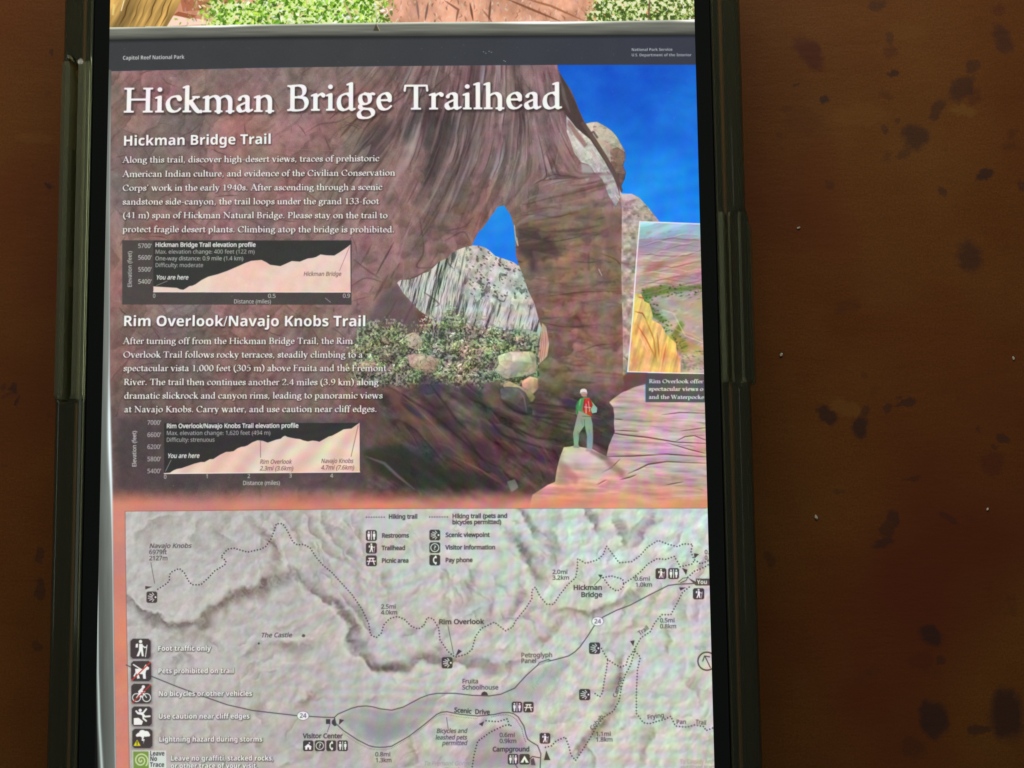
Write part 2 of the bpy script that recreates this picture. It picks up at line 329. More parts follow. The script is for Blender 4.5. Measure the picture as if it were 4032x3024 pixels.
# ------------------------------------------------------------------ base noises
def voro(x, y, seed):
    L1 = np.random.RandomState(seed).rand(256, 256, 3).astype(np.float32)
    xi = np.floor(x).astype(np.int32); yi = np.floor(y).astype(np.int32)
    f1 = np.full(x.shape, 9.0, np.float32); f2 = f1.copy(); cid = np.zeros_like(f1)
    for dj in (-1, 0, 1):
        for di in (-1, 0, 1):
            c = L1[(yi + dj) & 255, (xi + di) & 255]
            d = np.hypot(xi + di + c[..., 0] - x, yi + dj + c[..., 1] - y)
            near = d < f1
            f2 = np.where(near, f1, np.minimum(f2, d)); cid = np.where(near, c[..., 2], cid); f1 = np.where(near, d, f1)
    return cid, f2 - f1
n1 = fbm(VX / 60, VY / 60, 11, 5); n2 = fbm(VX / 14, VY / 14, 31, 4); n3 = fbm(VX / 220, VY / 220, 51, 3)
grain = rng.randn(CH, CW).astype(np.float32)

TM('photo above the sign')
# ---- photo above the sign: sunlit leaves, pale rock, tree trunk
TOP = maskof([(150, -900), (1600, -900), (1600, 41), (1503, 42), (1300, 45.5), (1042, 46.5), (820, 48.4), (548, 52), (241, 59), (150, 62)])
rk = fbm(VX / 30, VY / 70, 71, 5)
base = hexc((205, 150, 122)) * (0.75 + 0.55 * rk[..., None]) + hexc((40, 40, 45)) * (n2[..., None] - .4)
img[:] = base
for _ in range(34):                                          # cracks in the pale rock
    x = rnd.uniform(200, 1550); y = rnd.uniform(-70, 50); l = rnd.uniform(10, 40)
    stroke([(x, y), (x + rnd.uniform(-8, 8) + l * .3, y + l * .6), (x + l * .7, y + l)], rnd.uniform(1, 5), (110, 62, 42), .55, 1.2, taper=True)
fill([(241, -10), (330, -10), (700, 24), (470, 52), (330, 60), (300, 20)], (178, 112, 82), .45)
fill([(385, -20), (560, -20), (470, 18), (395, 24)], (165, 98, 68), .8)
fill([(375, 33), (430, 40), (470, 50), (350, 57)], (244, 214, 196), .9)
fill([(385, 24), (425, 33), (410, 40), (375, 31)], (140, 78, 50), .8)
def leaves(x0, x1, y0, y1, n, pal, r0, r1, bright=1.0):
    for _ in range(n):
        x = rnd.uniform(x0, x1); y = rnd.uniform(y0, y1); r = rnd.uniform(r0, r1); a = rnd.uniform(0, 3.14); e = rnd.uniform(.3, .8)
        c = rnd.choice(pal)
        k = rnd.uniform(.8, 1.15) * bright
        ca_, sa_ = math.cos(a), math.sin(a)
        L_ = lambda px, py: (x + px * ca_ - py * sa_, y + px * sa_ + py * ca_)
        fill([L_(-r, 0), L_(-r * .5, -r * e * .7), L_(.1 * r, -r * e * .8), L_(r * 1.1, 0), L_(.1 * r, r * e * .8), L_(-r * .5, r * e * .7)], tuple(min(255, v * k) for v in c), rnd.uniform(.6, .95))
        if r > 3: fill([L_(-r, 0), L_(-r * .5, -r * e * .6), L_(.1 * r, -r * e * .7), L_(r, 0)], tuple(min(255, v * k * 1.3 + 12) for v in c), .6)
G1 = [(120, 170, 50), (160, 205, 60), (190, 225, 100), (85, 130, 40), (225, 240, 190), (60, 95, 30), (205, 190, 130), (235, 240, 225)]
gm = smooth(418, 470, VX + 60 * (n2 - .5)) * smooth(858, 800, VX + 60 * (n2 - .5)) * smooth(-6, 12, VY + (VX > 560) * 40 + 50 * (n2 - .35))
gm2 = smooth(1262, 1290, VX + 60 * (n2 - .5)); gn = fbm(VX / 5, VY / 5, 75, 3)
gb = np.where((gn > .52)[..., None], hexc((214, 228, 160)), np.where((gn > .42)[..., None], hexc((150, 196, 60)), hexc((78, 120, 34))))
img[:] = img * (1 - gm[..., None]) + gb * gm[..., None]
gb = np.where((gn > .56)[..., None], hexc((220, 222, 180)), np.where((gn > .44)[..., None], hexc((140, 168, 76)), hexc((70, 88, 40))))
img[:] = img * (1 - gm2[..., None]) + gb * gm2[..., None]
leaves(430, 850, -75, 56, 620, G1, 2, 9)
leaves(690, 850, -20, 56, 90, [(250, 252, 235), (190, 215, 170), (100, 150, 60)], 1, 3)
leaves(1265, 1520, -75, 50, 420, [(110, 140, 60), (150, 175, 80), (80, 100, 40), (225, 225, 190), (200, 130, 80), (60, 75, 30)], 1.2, 4)
leaves(240, 420, 20, 60, 40, [(170, 200, 70), (120, 150, 50)], 1.5, 4)
for _ in range(60):
    x = rnd.uniform(440, 850) if rnd.random() < .65 else rnd.uniform(1270, 1500); y = rnd.uniform(-10, 48)
    disc(x, y, rnd.uniform(1.5, 6), rnd.uniform(1.5, 4), rnd.choice([(52, 78, 24), (64, 90, 30), (40, 54, 24)]), .6, 7)
    x += rnd.uniform(-20, 20); stroke([(x, y), (x + rnd.uniform(-7, 7), y + 8), (x + rnd.uniform(-9, 9), y + 18)], rnd.uniform(1, 1.8), rnd.choice([(236, 240, 214), (210, 200, 150), (250, 252, 240)]), .8, .5)
for _ in range(260):
    x = rnd.uniform(860, 1270) if rnd.random() < .8 else rnd.uniform(395, 470); y = rnd.uniform(-15, 46); l = rnd.uniform(4, 14)
    stroke([(x, y), (x + rnd.uniform(-3, 3), y + l * .5), (x + rnd.uniform(-5, 5), y + l)], rnd.uniform(1, 4), rnd.choice([(238, 214, 196), (226, 190, 168), (150, 100, 78), (120, 84, 70), (176, 140, 150), (196, 206, 170)]), rnd.uniform(.3, .7), .8, taper=True)
for q, c in (([(742, 0), (752, 22), (762, 45)], (190, 165, 120)), ([(812, 10), (813, 30), (818, 46)], (215, 205, 160)), ([(1090, -5), (1150, 20), (1215, 47)], (120, 72, 48)), ([(1130, -5), (1190, 12), (1262, 44)], (150, 95, 62)), ([(960, 0), (990, 20), (985, 46)], (128, 82, 62)), ([(1404, -5), (1400, 46)], (110, 80, 60)), ([(900, 0), (905, 40)], (128, 96, 90)), ([(925, 5), (918, 44)], (110, 80, 76)), ([(1015, 5), (1022, 44)], (96, 60, 44)), ([(1060, 0), (1056, 45)], (104, 66, 50))):
    stroke(q, 5, c, .85, 1.0, taper=True)
trunk = maskof([(150, -900), (389, -900), (391, 0), (376, 30), (360, 57), (241, 60), (150, 60)])
tk = fbm((VX * .86 + VY * .42) / 11, (VY - VX * .45) / 95, 83, 4)
tc = hexc((176, 140, 78)) * (0.45 + 1.05 * tk[..., None])
img[:] = img * (1 - trunk[..., None]) + tc * trunk[..., None]
for x, wd, a in ((262, 3, .8), (285, 2, .6), (318, 2.5, .8), (340, 2, .8), (352, 3, .7), (300, 1.5, .5)):
    stroke([(x + 22, -8), (x + 12, 14), (x + 8, 32), (x - 6, 56)], wd, (78, 48, 20), a, .8, mask=trunk, taper=True)
stroke([(268, 0), (262, 22)], 2, (250, 240, 205), .9, .6, mask=trunk); stroke([(246, 10), (244, 30)], 5, (232, 210, 130), .7, 1.5, mask=trunk)
img *= 1.06

# ---- metal frame of the sign
fr = [(150, 61), (241, 58.6), (548, 52), (820, 48.2), (1042, 46.2), (1300, 45), (1503, 41), (1600, 40), (1600, 1800), (150, 1800)]
fill(fr, (112, 114, 104))
fcol = hexc((118, 120, 110)) * (0.82 + .35 * fbm(VX / 90, VY / 4, 91, 3)[..., None])
topy = np.interp(VX, [241, 548, 820, 1042, 1300, 1503], [58.6, 52, 48.2, 46.2, 45, 41])
boty = np.interp(VX, [241, 548, 820, 1042, 1503], [85.5, 79.5, 78, 77, 74.5])
tt = (VY - topy) / (boty - topy)
prof = np.interp(tt, [0, .06, .18, .55, .78, 1.0], [1.9, 1.7, .95, .98, .78, .42])
fm = ((tt >= 0) & (tt < 1.0)).astype(np.float32)[..., None]
img[:] = img * (1 - fm) + np.clip(fcol * prof[..., None], 0, 1) * fm
hl = np.exp(-((VX - 1180) / 90) ** 2) + .9 * np.exp(-((VX - 470) / 60) ** 2) + .7 * smooth(1440, 1503, VX)
img += (fm[..., 0] * hl * smooth(.25, .1, tt) * .5)[..., None]
fill([(806, 66), (813, 49), (821, 66)], (66, 62, 48), .85); stroke([(813, 50), (820, 65)], 1.8, (190, 180, 140), .8)
# ---- dark header band
HB = [(150, 86), (241, 85), (548, 79), (820, 77.6), (1042, 76.6), (1503, 74), (1600, 73), (1600, 1800), (150, 1800)]
r = cover(HB)
hc = hexc((61, 63, 65)) * (0.96 + .08 * n1[..., None]) + (smooth(700, 1500, VX)[..., None]) * hexc((-2, -1, 8)) + grain[..., None] * .006
hc = hc * (1 - .35 * (1 - smooth(0, 9, VY - boty)))[..., None]
comp(r[0], r[1], hc)
text('Capitol Reef National Park', 265, 128.2, 398.3, 126, 'bold', 8.6, (228, 230, 228), -.1)
text('National Park Service', 1364, 109.2, 1452.7, 108.8, 'bold', 6.2, (205, 210, 215), -.1)
text('U.S. Department of the Interior', 1364, 120.8, 1493.7, 120.6, 'bold', 6.2, (212, 216, 220), -.15)
for _ in range(46):
    x = rnd.uniform(245, 1500); y = rnd.uniform(84, 136)
    stroke([(x, y), (x + rnd.uniform(0, 2), y)], .9, (150, 155, 160), rnd.uniform(.15, .6))
for x, y in ((1088, 130), (1091, 132), (1044, 111), (1049, 114), (1056, 110), (1061, 112)): stroke([(x, y), (x + 1, y)], 1.6, (185, 195, 205), .7)

TM('========= main panel')
# ================================================================== main panel: rock arch
PTOP = [(241, 153), (400, 149.5), (548, 146), (800, 142.4), (1042, 140.4), (1205, 139.3), (1503, 139)]
PANEL = PTOP + [(1600, 139), (1600, 1800), (243, 1800)]
pm = maskof(PANEL)
# sky
sk = smooth(140, 480, VY)[..., None]
skyc = hexc((24, 94, 206)) * (1 - sk) + hexc((30, 142, 240)) * sk + (n1[..., None] - .5) * hexc((10, 44, 26))
img[:] = img * (1 - pm[..., None]) + skyc * pm[..., None]
# rock body
ROCK = PTOP[:-1] + [(1203.5, 139), (1206, 150), (1213, 163), (1224, 180), (1233, 193), (1243, 216), (1249, 232), (1256, 248), (1264, 265), (1272, 285), (1300, 330), (1340, 408), (1343, 446), (1346, 470), (1343.6, 585), (1346, 709), (1348.6, 808), (1396, 806),
       (1396, 828), (1365, 836), (1342, 848), (1350, 860), (1350, 932), (1335, 962), (1330, 1000), (1215, 1062), (1190, 1110), (234, 1110), (234, 153)]
rm = maskof(ROCK)
u = VX + 60 * (n3 - .5) * 2; v = VY + 60 * (fbm(VX / 200, VY / 200, 57, 3) - .5) * 2
st = fbm((u * .80 + v * .60) / 9, (v * .80 - u * .60) / 85, 101, 4)          # strata running down-left
st2 = fbm(u / 16, v / 120, 121, 4)
lx = smooth(620, 980, VX)
streak = st * (1 - lx) * .6 + st2 * lx + (1 - lx) * .4 * fbm(u / 42, v / 42, 141, 4)
h1_ = fbm(VX / 40, VY / 40, 196, 3)
uw = u + 16 * n2; vw = v + 26 * fbm(VX / 24, VY / 24, 195, 3)
c1_, e1_ = voro((uw * .8 + vw * .6) / 40, (vw * .8 - uw * .6) / 90, 191); c2_, e2_ = voro(uw / 26, vw / 120, 192)
c3_, e3_ = voro((VX + 30 * n2 + 20 * h1_) / 90, (VY + 30 * n1 + 18 * n2) / 22, 193)
pz = smooth(1080, 1120, VX) * smooth(430, 480, VY)
cell = (c1_ * (1 - lx) + c2_ * lx) * (1 - pz) + c3_ * pz; edg = (e1_ * (1 - lx) + e2_ * lx) * (1 - pz) + e3_ * pz
bri = (0.80 + 0.22 * streak + .22 * fbm(u / 17, v / 22, 197, 4)) * (.92 + .18 * cell) * (1 - .12 * smooth(.16, .0, edg) * smooth(.45, .6, n1))
cA = hexc((130, 98, 88)); cB = hexc((126, 108, 110)); cC = hexc((120, 98, 84))
h1 = fbm(VX / 130, VY / 130, 161, 3)[..., None]; h2 = fbm(VX / 70, VY / 70, 181, 3)[..., None]
rc = cA * (1 - h1) + cB * h1
pil = (smooth(1080, 1130, VX) * smooth(400, 500, VY))[..., None]
rc = rc * (1 - pil) + cC * pil
rc = rc + (h2 - .5) * hexc((46, 0, 14)) * .8 + smooth(900, 1080, VX)[..., None] * (1 - pil) * smooth(480, 250, VY)[..., None] * hexc((14, 8, 14))
rc = rc * bri[..., None]
rc = rc * (1.05 - .12 * smooth(650, 1000, VX) * smooth(500, 150, VY))[..., None]
# dark ledge zone at the foot, and the darkening print at the lower left
foot = (smooth(800, 860, VY + 20 * (n1 - .5)) * smooth(700, 860, VX))[..., None]
dk = fbm((VX * .82 + VY * .58) / 60, (VY * .82 - VX * .58) / 16, 201, 4)[..., None]
fc = (hexc((92, 74, 74)) * (0.42 + 1.0 * dk)) + (h2 - .5) * hexc((40, -20, 0))
rc = rc * (1 - foot) + fc * foot
pd = (smooth(560, 1040, VY) * smooth(1000, 300, VX) * .42)[..., None]
rc = rc * (1 - pd) + hexc((72, 62, 66)) * pd * .75
rc = rc + ((n2 - .5) * .13 + grain * .012)[..., None]
img[:] = img * (1 - rm[..., None]) + rc * rm[..., None]
# painterly strata and cracks that follow the arch
def flow(x, y):
    c = [(300, 300, 60), (500, 180, 150), (700, 200, 140), (800, 300, 130), (900, 300, 105), (1000, 250, 100), (1100, 300, 95), (1180, 250, 75), (1230, 300, 60), (900, 450, 118), (1000, 450, 110), (1050, 400, 115),
         (800, 550, 120), (350, 500, 35), (600, 450, 35), (500, 650, 30), (1200, 450, 170), (1280, 450, 165), (1220, 560, 15), (1310, 560, 95), (1220, 700, 5), (1220, 800, 5), (850, 900, 48), (1000, 900, 50), (1100, 1000, 40), (1250, 870, 8), (950, 1000, 45), (400, 1000, 10), (700, 700, 120), (600, 900, 10)]
    sx = sy = 0
    for a, b, g in c:
        w_ = 1 / ((x - a) ** 2 + (y - b) ** 2 + 400) ** 1.5; g = math.radians(2 * g); sx += w_ * math.cos(g); sy += w_ * math.sin(g)
    return math.atan2(sy, sx) / 2
DARKC = [(58, 44, 42), (72, 56, 54), (48, 40, 42), (66, 42, 40)]
LITEC = [(150, 122, 118), (142, 128, 130), (160, 118, 116), (138, 112, 96), (128, 104, 104)]
for i in range(900):
    x = rnd.uniform(243, 1350); y = rnd.uniform(142, 1058)
    left = x < 700
    n = rnd.randint(3, 7); l = rnd.uniform(5, 16); pts = [(x, y)]; th = flow(x, y) + rnd.gauss(0, .16 if left else .08)
    for _ in range(n):
        a = flow(x, y) + rnd.gauss(0, .14 if left else .06)
        if math.cos(a - th) < 0: a += math.pi
        th = a; x += l * math.cos(a); y += l * math.sin(a); pts.append((x, y))
    low = pts[0][1] > 640 and pts[0][0] < 750
    dark = rnd.random() < .55
    a = rnd.uniform(.14, .5) * (.32 if (left or low) else 1) * (.6 if pts[0][0] > 1120 and pts[0][1] > 480 else 1)
    if pts[0][1] > 840: a *= .45
    wd = rnd.uniform(.8, 7 if dark else 4.5)
    stroke(pts, wd, rnd.choice(DARKC if dark else LITEC), a, rnd.uniform(.6, 2.2), mask=rm, taper=True)
TM('features of the arch')
def rockfill(pts, color, alpha=.97, dark=.45, scale=9, seed=601, lx_=-.4, ly_=-.9):
    r = cover(pts)
    if not r: return
    sl, cv = r
    c0 = hexc(color); x = VX[sl]; y = VY[sl]; p = np.array(pts)
    t = ((x - p[:, 0].mean()) * lx_ + (y - p[:, 1].mean()) * ly_) / max(8, np.ptp(p[:, 1]) * .6)
    t = t + (fbm(x / scale, y / scale, seed, 4) - .5) * 1.5
    ci, ed = voro(x / (scale * 2.2) + seed, y / (scale * 1.7), seed + 9)
    k = np.clip(1 + dark * .55 * np.clip(t, -1, 1) + .18 * (ci - .5) - .14 * smooth(.12, 0, ed) * (fbm(x / 20, y / 20, seed + 3, 2) > .5), .25, 1.4)
    k = k * (.93 + .14 * n2[sl]); inner = blur(cv, 2); k = k * (1 - .35 * (1 - smooth(.45, .8, inner)))
    cc = c0 * k[..., None]; a_ = (cv * alpha)[..., None]; img[sl] = img[sl] * (1 - a_) + cc * a_
# broad features of the arch
def feat(pts, c, a, b=4): softfill(pts, c, a, b, mask=rm)
feat([(1010, 140), (1090, 140), (1075, 215), (1035, 330), (990, 440), (930, 520), (880, 560), (915, 470), (960, 380), (985, 300), (965, 255), (985, 215)], (70, 60, 62), .42, 9)
feat([(858, 285), (870, 262), (895, 235), (960, 232), (985, 250), (985, 290), (965, 345), (940, 395), (905, 450), (895, 440), (912, 380), (925, 330), (905, 300), (880, 310)], (62, 58, 62), .62, 6)
feat([(780, 300), (815, 270), (850, 255), (870, 262), (845, 300), (825, 345), (790, 360)], (74, 60, 66), .6, 8)
feat([(1205, 140), (1243, 216), (1264, 265), (1300, 330), (1325, 375), (1300, 350), (1260, 300), (1225, 260), (1212, 225)], (62, 52, 48), .8, 2)
_wp = [(1222, 246), (1245, 275), (1275, 300), (1305, 345), (1330, 390), (1340, 425), (1330, 448), (1316, 425), (1300, 385), (1284, 372), (1272, 355), (1255, 350), (1240, 330), (1232, 305), (1224, 285)]
rockfill(_wp, (196, 196, 188), .95, .3, 6)
_wm = maskof(_wp)
for _ in range(40):
    x = rnd.uniform(1225, 1335); y = 250 + (x - 1225) * 1.45 + rnd.uniform(-30, 30); l = rnd.uniform(8, 30)
    stroke([(x, y), (x + l * .6, y + l * .8)], rnd.uniform(1, 3), rnd.choice([(120, 104, 98), (226, 226, 222), (188, 158, 150)]), rnd.uniform(.3, .7), .7, mask=_wm, taper=True)
feat([(1228, 256), (1250, 285), (1270, 312), (1262, 318), (1240, 290), (1226, 268)], (140, 104, 100), .8, 1)
feat([(1255, 352), (1275, 358), (1282, 372), (1268, 392), (1258, 378)], (172, 168, 164), .8, 1)
feat([(1116, 485), (1140, 482), (1165, 497), (1215, 540), (1200, 548), (1165, 548), (1150, 600), (1140, 560), (1118, 545)], (60, 50, 54), .72, 5)
feat([(1325, 450), (1338, 480), (1330, 530), (1342, 570), (1330, 560), (1310, 545), (1305, 500)], (120, 84, 90), .6, 4)
feat([(1110, 480), (1180, 470), (1300, 440), (1305, 448), (1200, 490), (1130, 500)], (132, 108, 78), .5, 3)
feat([(1215, 550), (1240, 520), (1290, 455), (1298, 460), (1260, 530), (1225, 560)], (140, 108, 80), .5, 3)
for q in ([(1110, 470), (1150, 462), (1200, 468), (1250, 455)], [(1120, 500), (1180, 520), (1230, 515), (1290, 500)], [(1240, 564), (1275, 566), (1300, 562)], [(1295, 545), (1330, 560), (1342, 575)], [(1150, 690), (1220, 705), (1300, 700)], [(1175, 640), (1260, 630), (1340, 628)], [(1250, 760), (1290, 745), (1330, 742)]):
    stroke(crom(q), 2.4, (62, 50, 42), .55, 1.2, mask=rm, taper=True)
for q, wd in (([(908, 180), (860, 215), (800, 262), (760, 330)], 4), ([(930, 150), (880, 190), (800, 240), (740, 275)], 3), ([(980, 150), (930, 195), (880, 225)], 4), ([(662, 285), (690, 268), (730, 262), (760, 248)], 2.2), ([(1000, 300), (985, 380), (940, 470), (890, 540)], 3), ([(1060, 160), (1020, 300), (960, 420), (900, 520)], 3), ([(960, 520), (1000, 500), (1015, 520)], 3), ([(1020, 470), (1000, 490), (940, 500)], 2.5), ([(905, 460), (915, 540), (900, 575), (935, 577)], 3.5), ([(765, 560), (790, 580), (820, 600)], 3), ([(755, 620), (790, 600), (830, 610)], 2.5), ([(860, 610), (900, 596), (950, 566)], 3)):
    stroke(crom(q), wd, (58, 44, 44), .45, 1.6, mask=rm, taper=True)
for _ in range(46):
    x = rnd.uniform(860, 1200); y = rnd.uniform(150, 420); pts = [(x, y)]; th = flow(x, y)
    for _k in range(rnd.randint(4, 9)):
        a = flow(x, y) + rnd.gauss(0, .06)
        if math.cos(a - th) < 0: a += math.pi
        th = a; x += 13 * math.cos(a); y += 13 * math.sin(a); pts.append((x, y))
    wd_ = rnd.uniform(4, 11)
    stroke(pts, wd_, rnd.choice([(172, 140, 148), (160, 152, 158), (186, 166, 164), (160, 118, 128)]), rnd.uniform(.3, .6), 1.5, mask=rm, taper=True)
    stroke([(a_ + wd_ * .55, b_ + 1) for a_, b_ in pts], 2.2, (60, 46, 48), .5, .9, mask=rm, taper=True)
for _ in range(60):
    x = rnd.uniform(780, 1330); y = rnd.uniform(380, 620); pl = [(x + rnd.uniform(4, 16) * math.cos(t_) * 1.3, y + rnd.uniform(4, 16) * math.sin(t_)) for t_ in (0, 1, 2, 3, 4, 5)]
    softfill([(a_ + 2, b_ + 3) for a_, b_ in pl], (62, 48, 46), .35, 2, mask=rm); softfill(pl, rnd.choice([(142, 118, 106), (150, 112, 108), (128, 112, 100), (136, 104, 96)]), .38, 1, mask=rm)
for q, wd in (([(985, 300), (960, 370), (925, 440), (885, 500)], 4), ([(1035, 240), (1005, 330), (980, 400)], 3), ([(1110, 250), (1095, 340), (1060, 430)], 4), ([(1140, 240), (1120, 330), (1095, 420)], 3), ([(1150, 160), (1140, 260)], 3), ([(890, 470), (870, 530), (850, 600)], 4), ([(1195, 150), (1200, 200), (1185, 260)], 4), ([(1215, 250), (1205, 330), (1190, 400)], 3), ([(845, 560), (880, 500), (930, 430)], 2.5)):
    stroke(crom(q), wd, (158, 138, 138), .5, 1.4, mask=rm, taper=True)
for i in range(300):
    x = rnd.uniform(720, 1220); y = rnd.uniform(142, 500); pts = [(x, y)]; th = flow(x, y)
    for _ in range(rnd.randint(5, 12)):
        a = flow(x, y) + rnd.gauss(0, .05)
        if math.cos(a - th) < 0: a += math.pi
        th = a; x += 15 * math.cos(a); y += 15 * math.sin(a); pts.append((x, y))
    dark = rnd.random() < .5
    stroke(pts, rnd.choice([1.5, 2.5, 5, 8, 12, 16]), rnd.choice(DARKC if dark else [(168, 142, 142), (158, 148, 152), (172, 134, 136), (150, 126, 118), (182, 164, 158)]), rnd.uniform(.12, .36), rnd.uniform(.8, 3.5), mask=rm, taper=True)
for i in range(70):
    x = rnd.uniform(1115, 1340); y = rnd.uniform(430, 840); l = rnd.uniform(20, 80); dark = rnd.random() < .6
    stroke([(x - l / 2, y + rnd.uniform(-6, 6)), (x, y), (x + l / 2, y + rnd.uniform(-8, 4))], rnd.uniform(1.5, 7), rnd.choice(DARKC if dark else [(136, 112, 96), (140, 104, 90), (124, 112, 92)]), rnd.uniform(.12, .35), rnd.uniform(1, 3), mask=rm, taper=True)
# boulders and cracks in the shadowed print around the body text
for _ in range(120):
    x = rnd.uniform(250, 760); y = rnd.uniform(155, 800); a = rnd.choice([.5, -.6, 1.2, .2]) + rnd.gauss(0, .3); l = rnd.uniform(15, 55)
    stroke([(x, y), (x + l * .5 * math.cos(a) + rnd.uniform(-4, 4), y + l * .5 * math.sin(a)), (x + l * math.cos(a), y + l * math.sin(a) + rnd.uniform(-6, 6))], rnd.uniform(1, 3), (66, 48, 46), rnd.uniform(.2, .5), .9, mask=rm, taper=True)
    if rnd.random() < .4: stroke([(x + 2, y + 3), (x + l * math.cos(a) + 2, y + l * math.sin(a) + 3)], 2, (140, 112, 104), .25, 1.2, mask=rm, taper=True)
# slope of fallen rock left of the opening
feat([(858, 612), (880, 645), (905, 672), (945, 690), (920, 740), (830, 735), (760, 760), (795, 690), (820, 640)], (92, 78, 82), .7, 5)
feat([(900, 668), (985, 700), (960, 745), (905, 715)], (92, 66, 58), .7, 3)
# opening: blue sky
def grad(poly, c0, c1, y0, y1, noise=.0):
    t = smooth(y0, y1, VY)[..., None]
    r = cover(poly)
    if r: comp(r[0], r[1], hexc(c0) * (1 - t) + hexc(c1) * t + (n1[..., None] - .5) * noise)
grad([(1089, 443), (1075, 446), (1067, 458), (1059, 468), (1050, 482), (1042, 493), (1034, 499), (1027, 513), (1019, 530), (1030, 575), (1125, 585), (1121, 573), (1114, 550), (1113, 518), (1110, 488), (1103, 464)], (30, 140, 232), (30, 124, 236), 440, 560, .10)
# sunlit canyon wall seen through the opening
HILL = [(858, 610), (864, 604), (883, 603), (900, 598), (913, 590), (926, 586), (935, 578), (947, 566), (958, 560), (968, 556), (975, 546), (990, 538), (1005, 533), (1020, 529), (1035, 530), (1048, 534), (1057, 540), (1070, 552), (1097, 561), (1110, 566), (1122, 574), (1129, 592), (1141, 627), (1154, 654), (1166, 697), (1173, 716), (1180, 700), (1186, 741), (1182, 768), (1162, 788), (1150, 830), (1000, 800), (905, 740), (935, 690), (906, 670), (871, 632)]
hm = maskof(HILL)
hm0 = hm
hb = fbm((VX + .25 * VY) / 5, VY / 55, 221, 4); hb2 = fbm(VX / 9, VY / 9, 241, 4)
kx = smooth(960, 1040, VX + (n1 - .5) * 60) * smooth(690, 640, VY)
c4_, e4_ = voro((VX + .25 * VY) / 16, VY / 60, 194)
hv = 0.66 + .42 * (hb * (1 - kx) + hb2 * kx) + .16 * (c4_ - .5)
crev = smooth(.44, .36, hb) * (1 - kx) + smooth(.38, .32, fbm(VX / 8, VY / 11, 251, 4)) * kx * .7
hv = hv * 1.08 * (1 - .55 * crev)
hcol = hexc((204, 202, 194)) * hv[..., None] + (h2 - .5) * hexc((30, 0, 12))
img[:] = img * (1 - hm[..., None]) + hcol * hm[..., None]
for _ in range(330):
    x = rnd.uniform(870, 1010); y = rnd.uniform(575, 690); l = rnd.uniform(10, 40); s = rnd.uniform(-.3, -.05)
    stroke([(x, y), (x + s * l * .5, y + l * .5), (x + s * l, y + l)], rnd.uniform(.8, 2.2), rnd.choice([(92, 78, 76), (70, 62, 60), (215, 208, 198), (228, 222, 214)]), rnd.uniform(.3, .8), .5, mask=hm, taper=True)
for _ in range(150):
    x = rnd.uniform(1010, 1160); y = rnd.uniform(640, 720); l = rnd.uniform(8, 26)
    stroke([(x, y), (x - .35 * l, y + l)], rnd.uniform(.8, 2), rnd.choice([(95, 88, 86), (220, 214, 204)]), rnd.uniform(.3, .7), .5, mask=hm, taper=True)
for _ in range(110):
    x = rnd.uniform(1010, 1145); y = rnd.uniform(545, 640); r_ = rnd.uniform(1, 3.2)
    stroke([(x, y), (x + r_, y + r_ * .6)], r_, (62, 56, 54), rnd.uniform(.5, .9), .5, mask=hm)
for q in ([(975, 548), (968, 566), (980, 580)], [(915, 630), (930, 640), (948, 655), (940, 662)], [(1010, 590), (1005, 612), (1012, 600)], [(1065, 640), (1085, 650), (1092, 646)], [(1136, 600), (1145, 630), (1158, 655)]):
    stroke(crom(q), 3.4, (80, 72, 68), .7, 1.2, mask=hm, taper=True)
stroke([(1111, 486), (1114, 516), (1119, 530), (1116, 512)], 2, (205, 200, 200), .8)
fill([(1171, 697), (1180, 705), (1186, 741), (1182, 768), (1162, 788), (1165, 740)], (205, 168, 140), .9)
for x in (1168, 1172, 1177): stroke([(x, 716), (x + 2, 745), (x - 3, 780)], 1.5, (150, 110, 96), .7)
TM('# shrubs')
# shrubs
f1_ = fbm(VX / 4.2, VY / 4.2, 501, 3, .6); f2_ = fbm(VX / 22, VY / 20, 511, 3)
tp = (VX - 752) / 414
stop_ = 738 - 42 * np.sin(np.clip(tp, 0, 1) * 3.1) - 16 * np.sin(tp * 13) * (tp < .6) - 10
shm = smooth(-7, 4, VY - stop_ + 46 * (f1_ - .5) + 40 * (f2_ - .5)) * smooth(836, 828, VY + 34 * (f2_ - .5) + 12 * (f1_ - .5)) * smooth(752, 776, VX + 40 * (f1_ - .5)) * smooth(1168, 1160, VX + 8 * (f1_ - .5))
hue = f2_[..., None]
scl = (hexc((160, 168, 138)) * smooth(.40, .66, f2_)[..., None] + hexc((150, 142, 128)) * (1 - smooth(.40, .66, f2_)[..., None])) + hexc((40, -8, 8)) * (h2 - .5)
scl = scl * (.42 + .66 * smooth(.30, .70, f1_))[..., None]
img[:] = img * (1 - .93 * shm[..., None]) + scl * .93 * shm[..., None]
for bi in range(80):
    bx = rnd.uniform(762, 1150); tt_ = (bx - 752) / 414; by = rnd.uniform(738 - 42 * math.sin(tt_ * 3.1), 815); br = rnd.uniform(10, 24)
    hue_ = rnd.choice([(148, 166, 112), (168, 178, 140), (136, 150, 108), (178, 164, 148), (162, 138, 126), (120, 138, 92)])
    for k_ in range(34):
        a_ = rnd.uniform(0, 6.28); q_ = br * math.sqrt(rnd.random()); x = bx + q_ * math.cos(a_) * 1.1; y = by + q_ * math.sin(a_) * .85
        lit = .62 + .5 * (-(math.cos(a_) * .4 + math.sin(a_) * .8) * q_ / br) + rnd.uniform(-.25, .3)
        l = rnd.uniform(2, 5); d_ = rnd.uniform(0, 6.28)
        stroke([(x, y), (x + l * math.cos(d_), y + l * math.sin(d_))], rnd.uniform(1.2, 3), tuple(min(255, c * max(.22, lit * 1.3 - .12) * 1.22) for c in hue_), .8, .5)
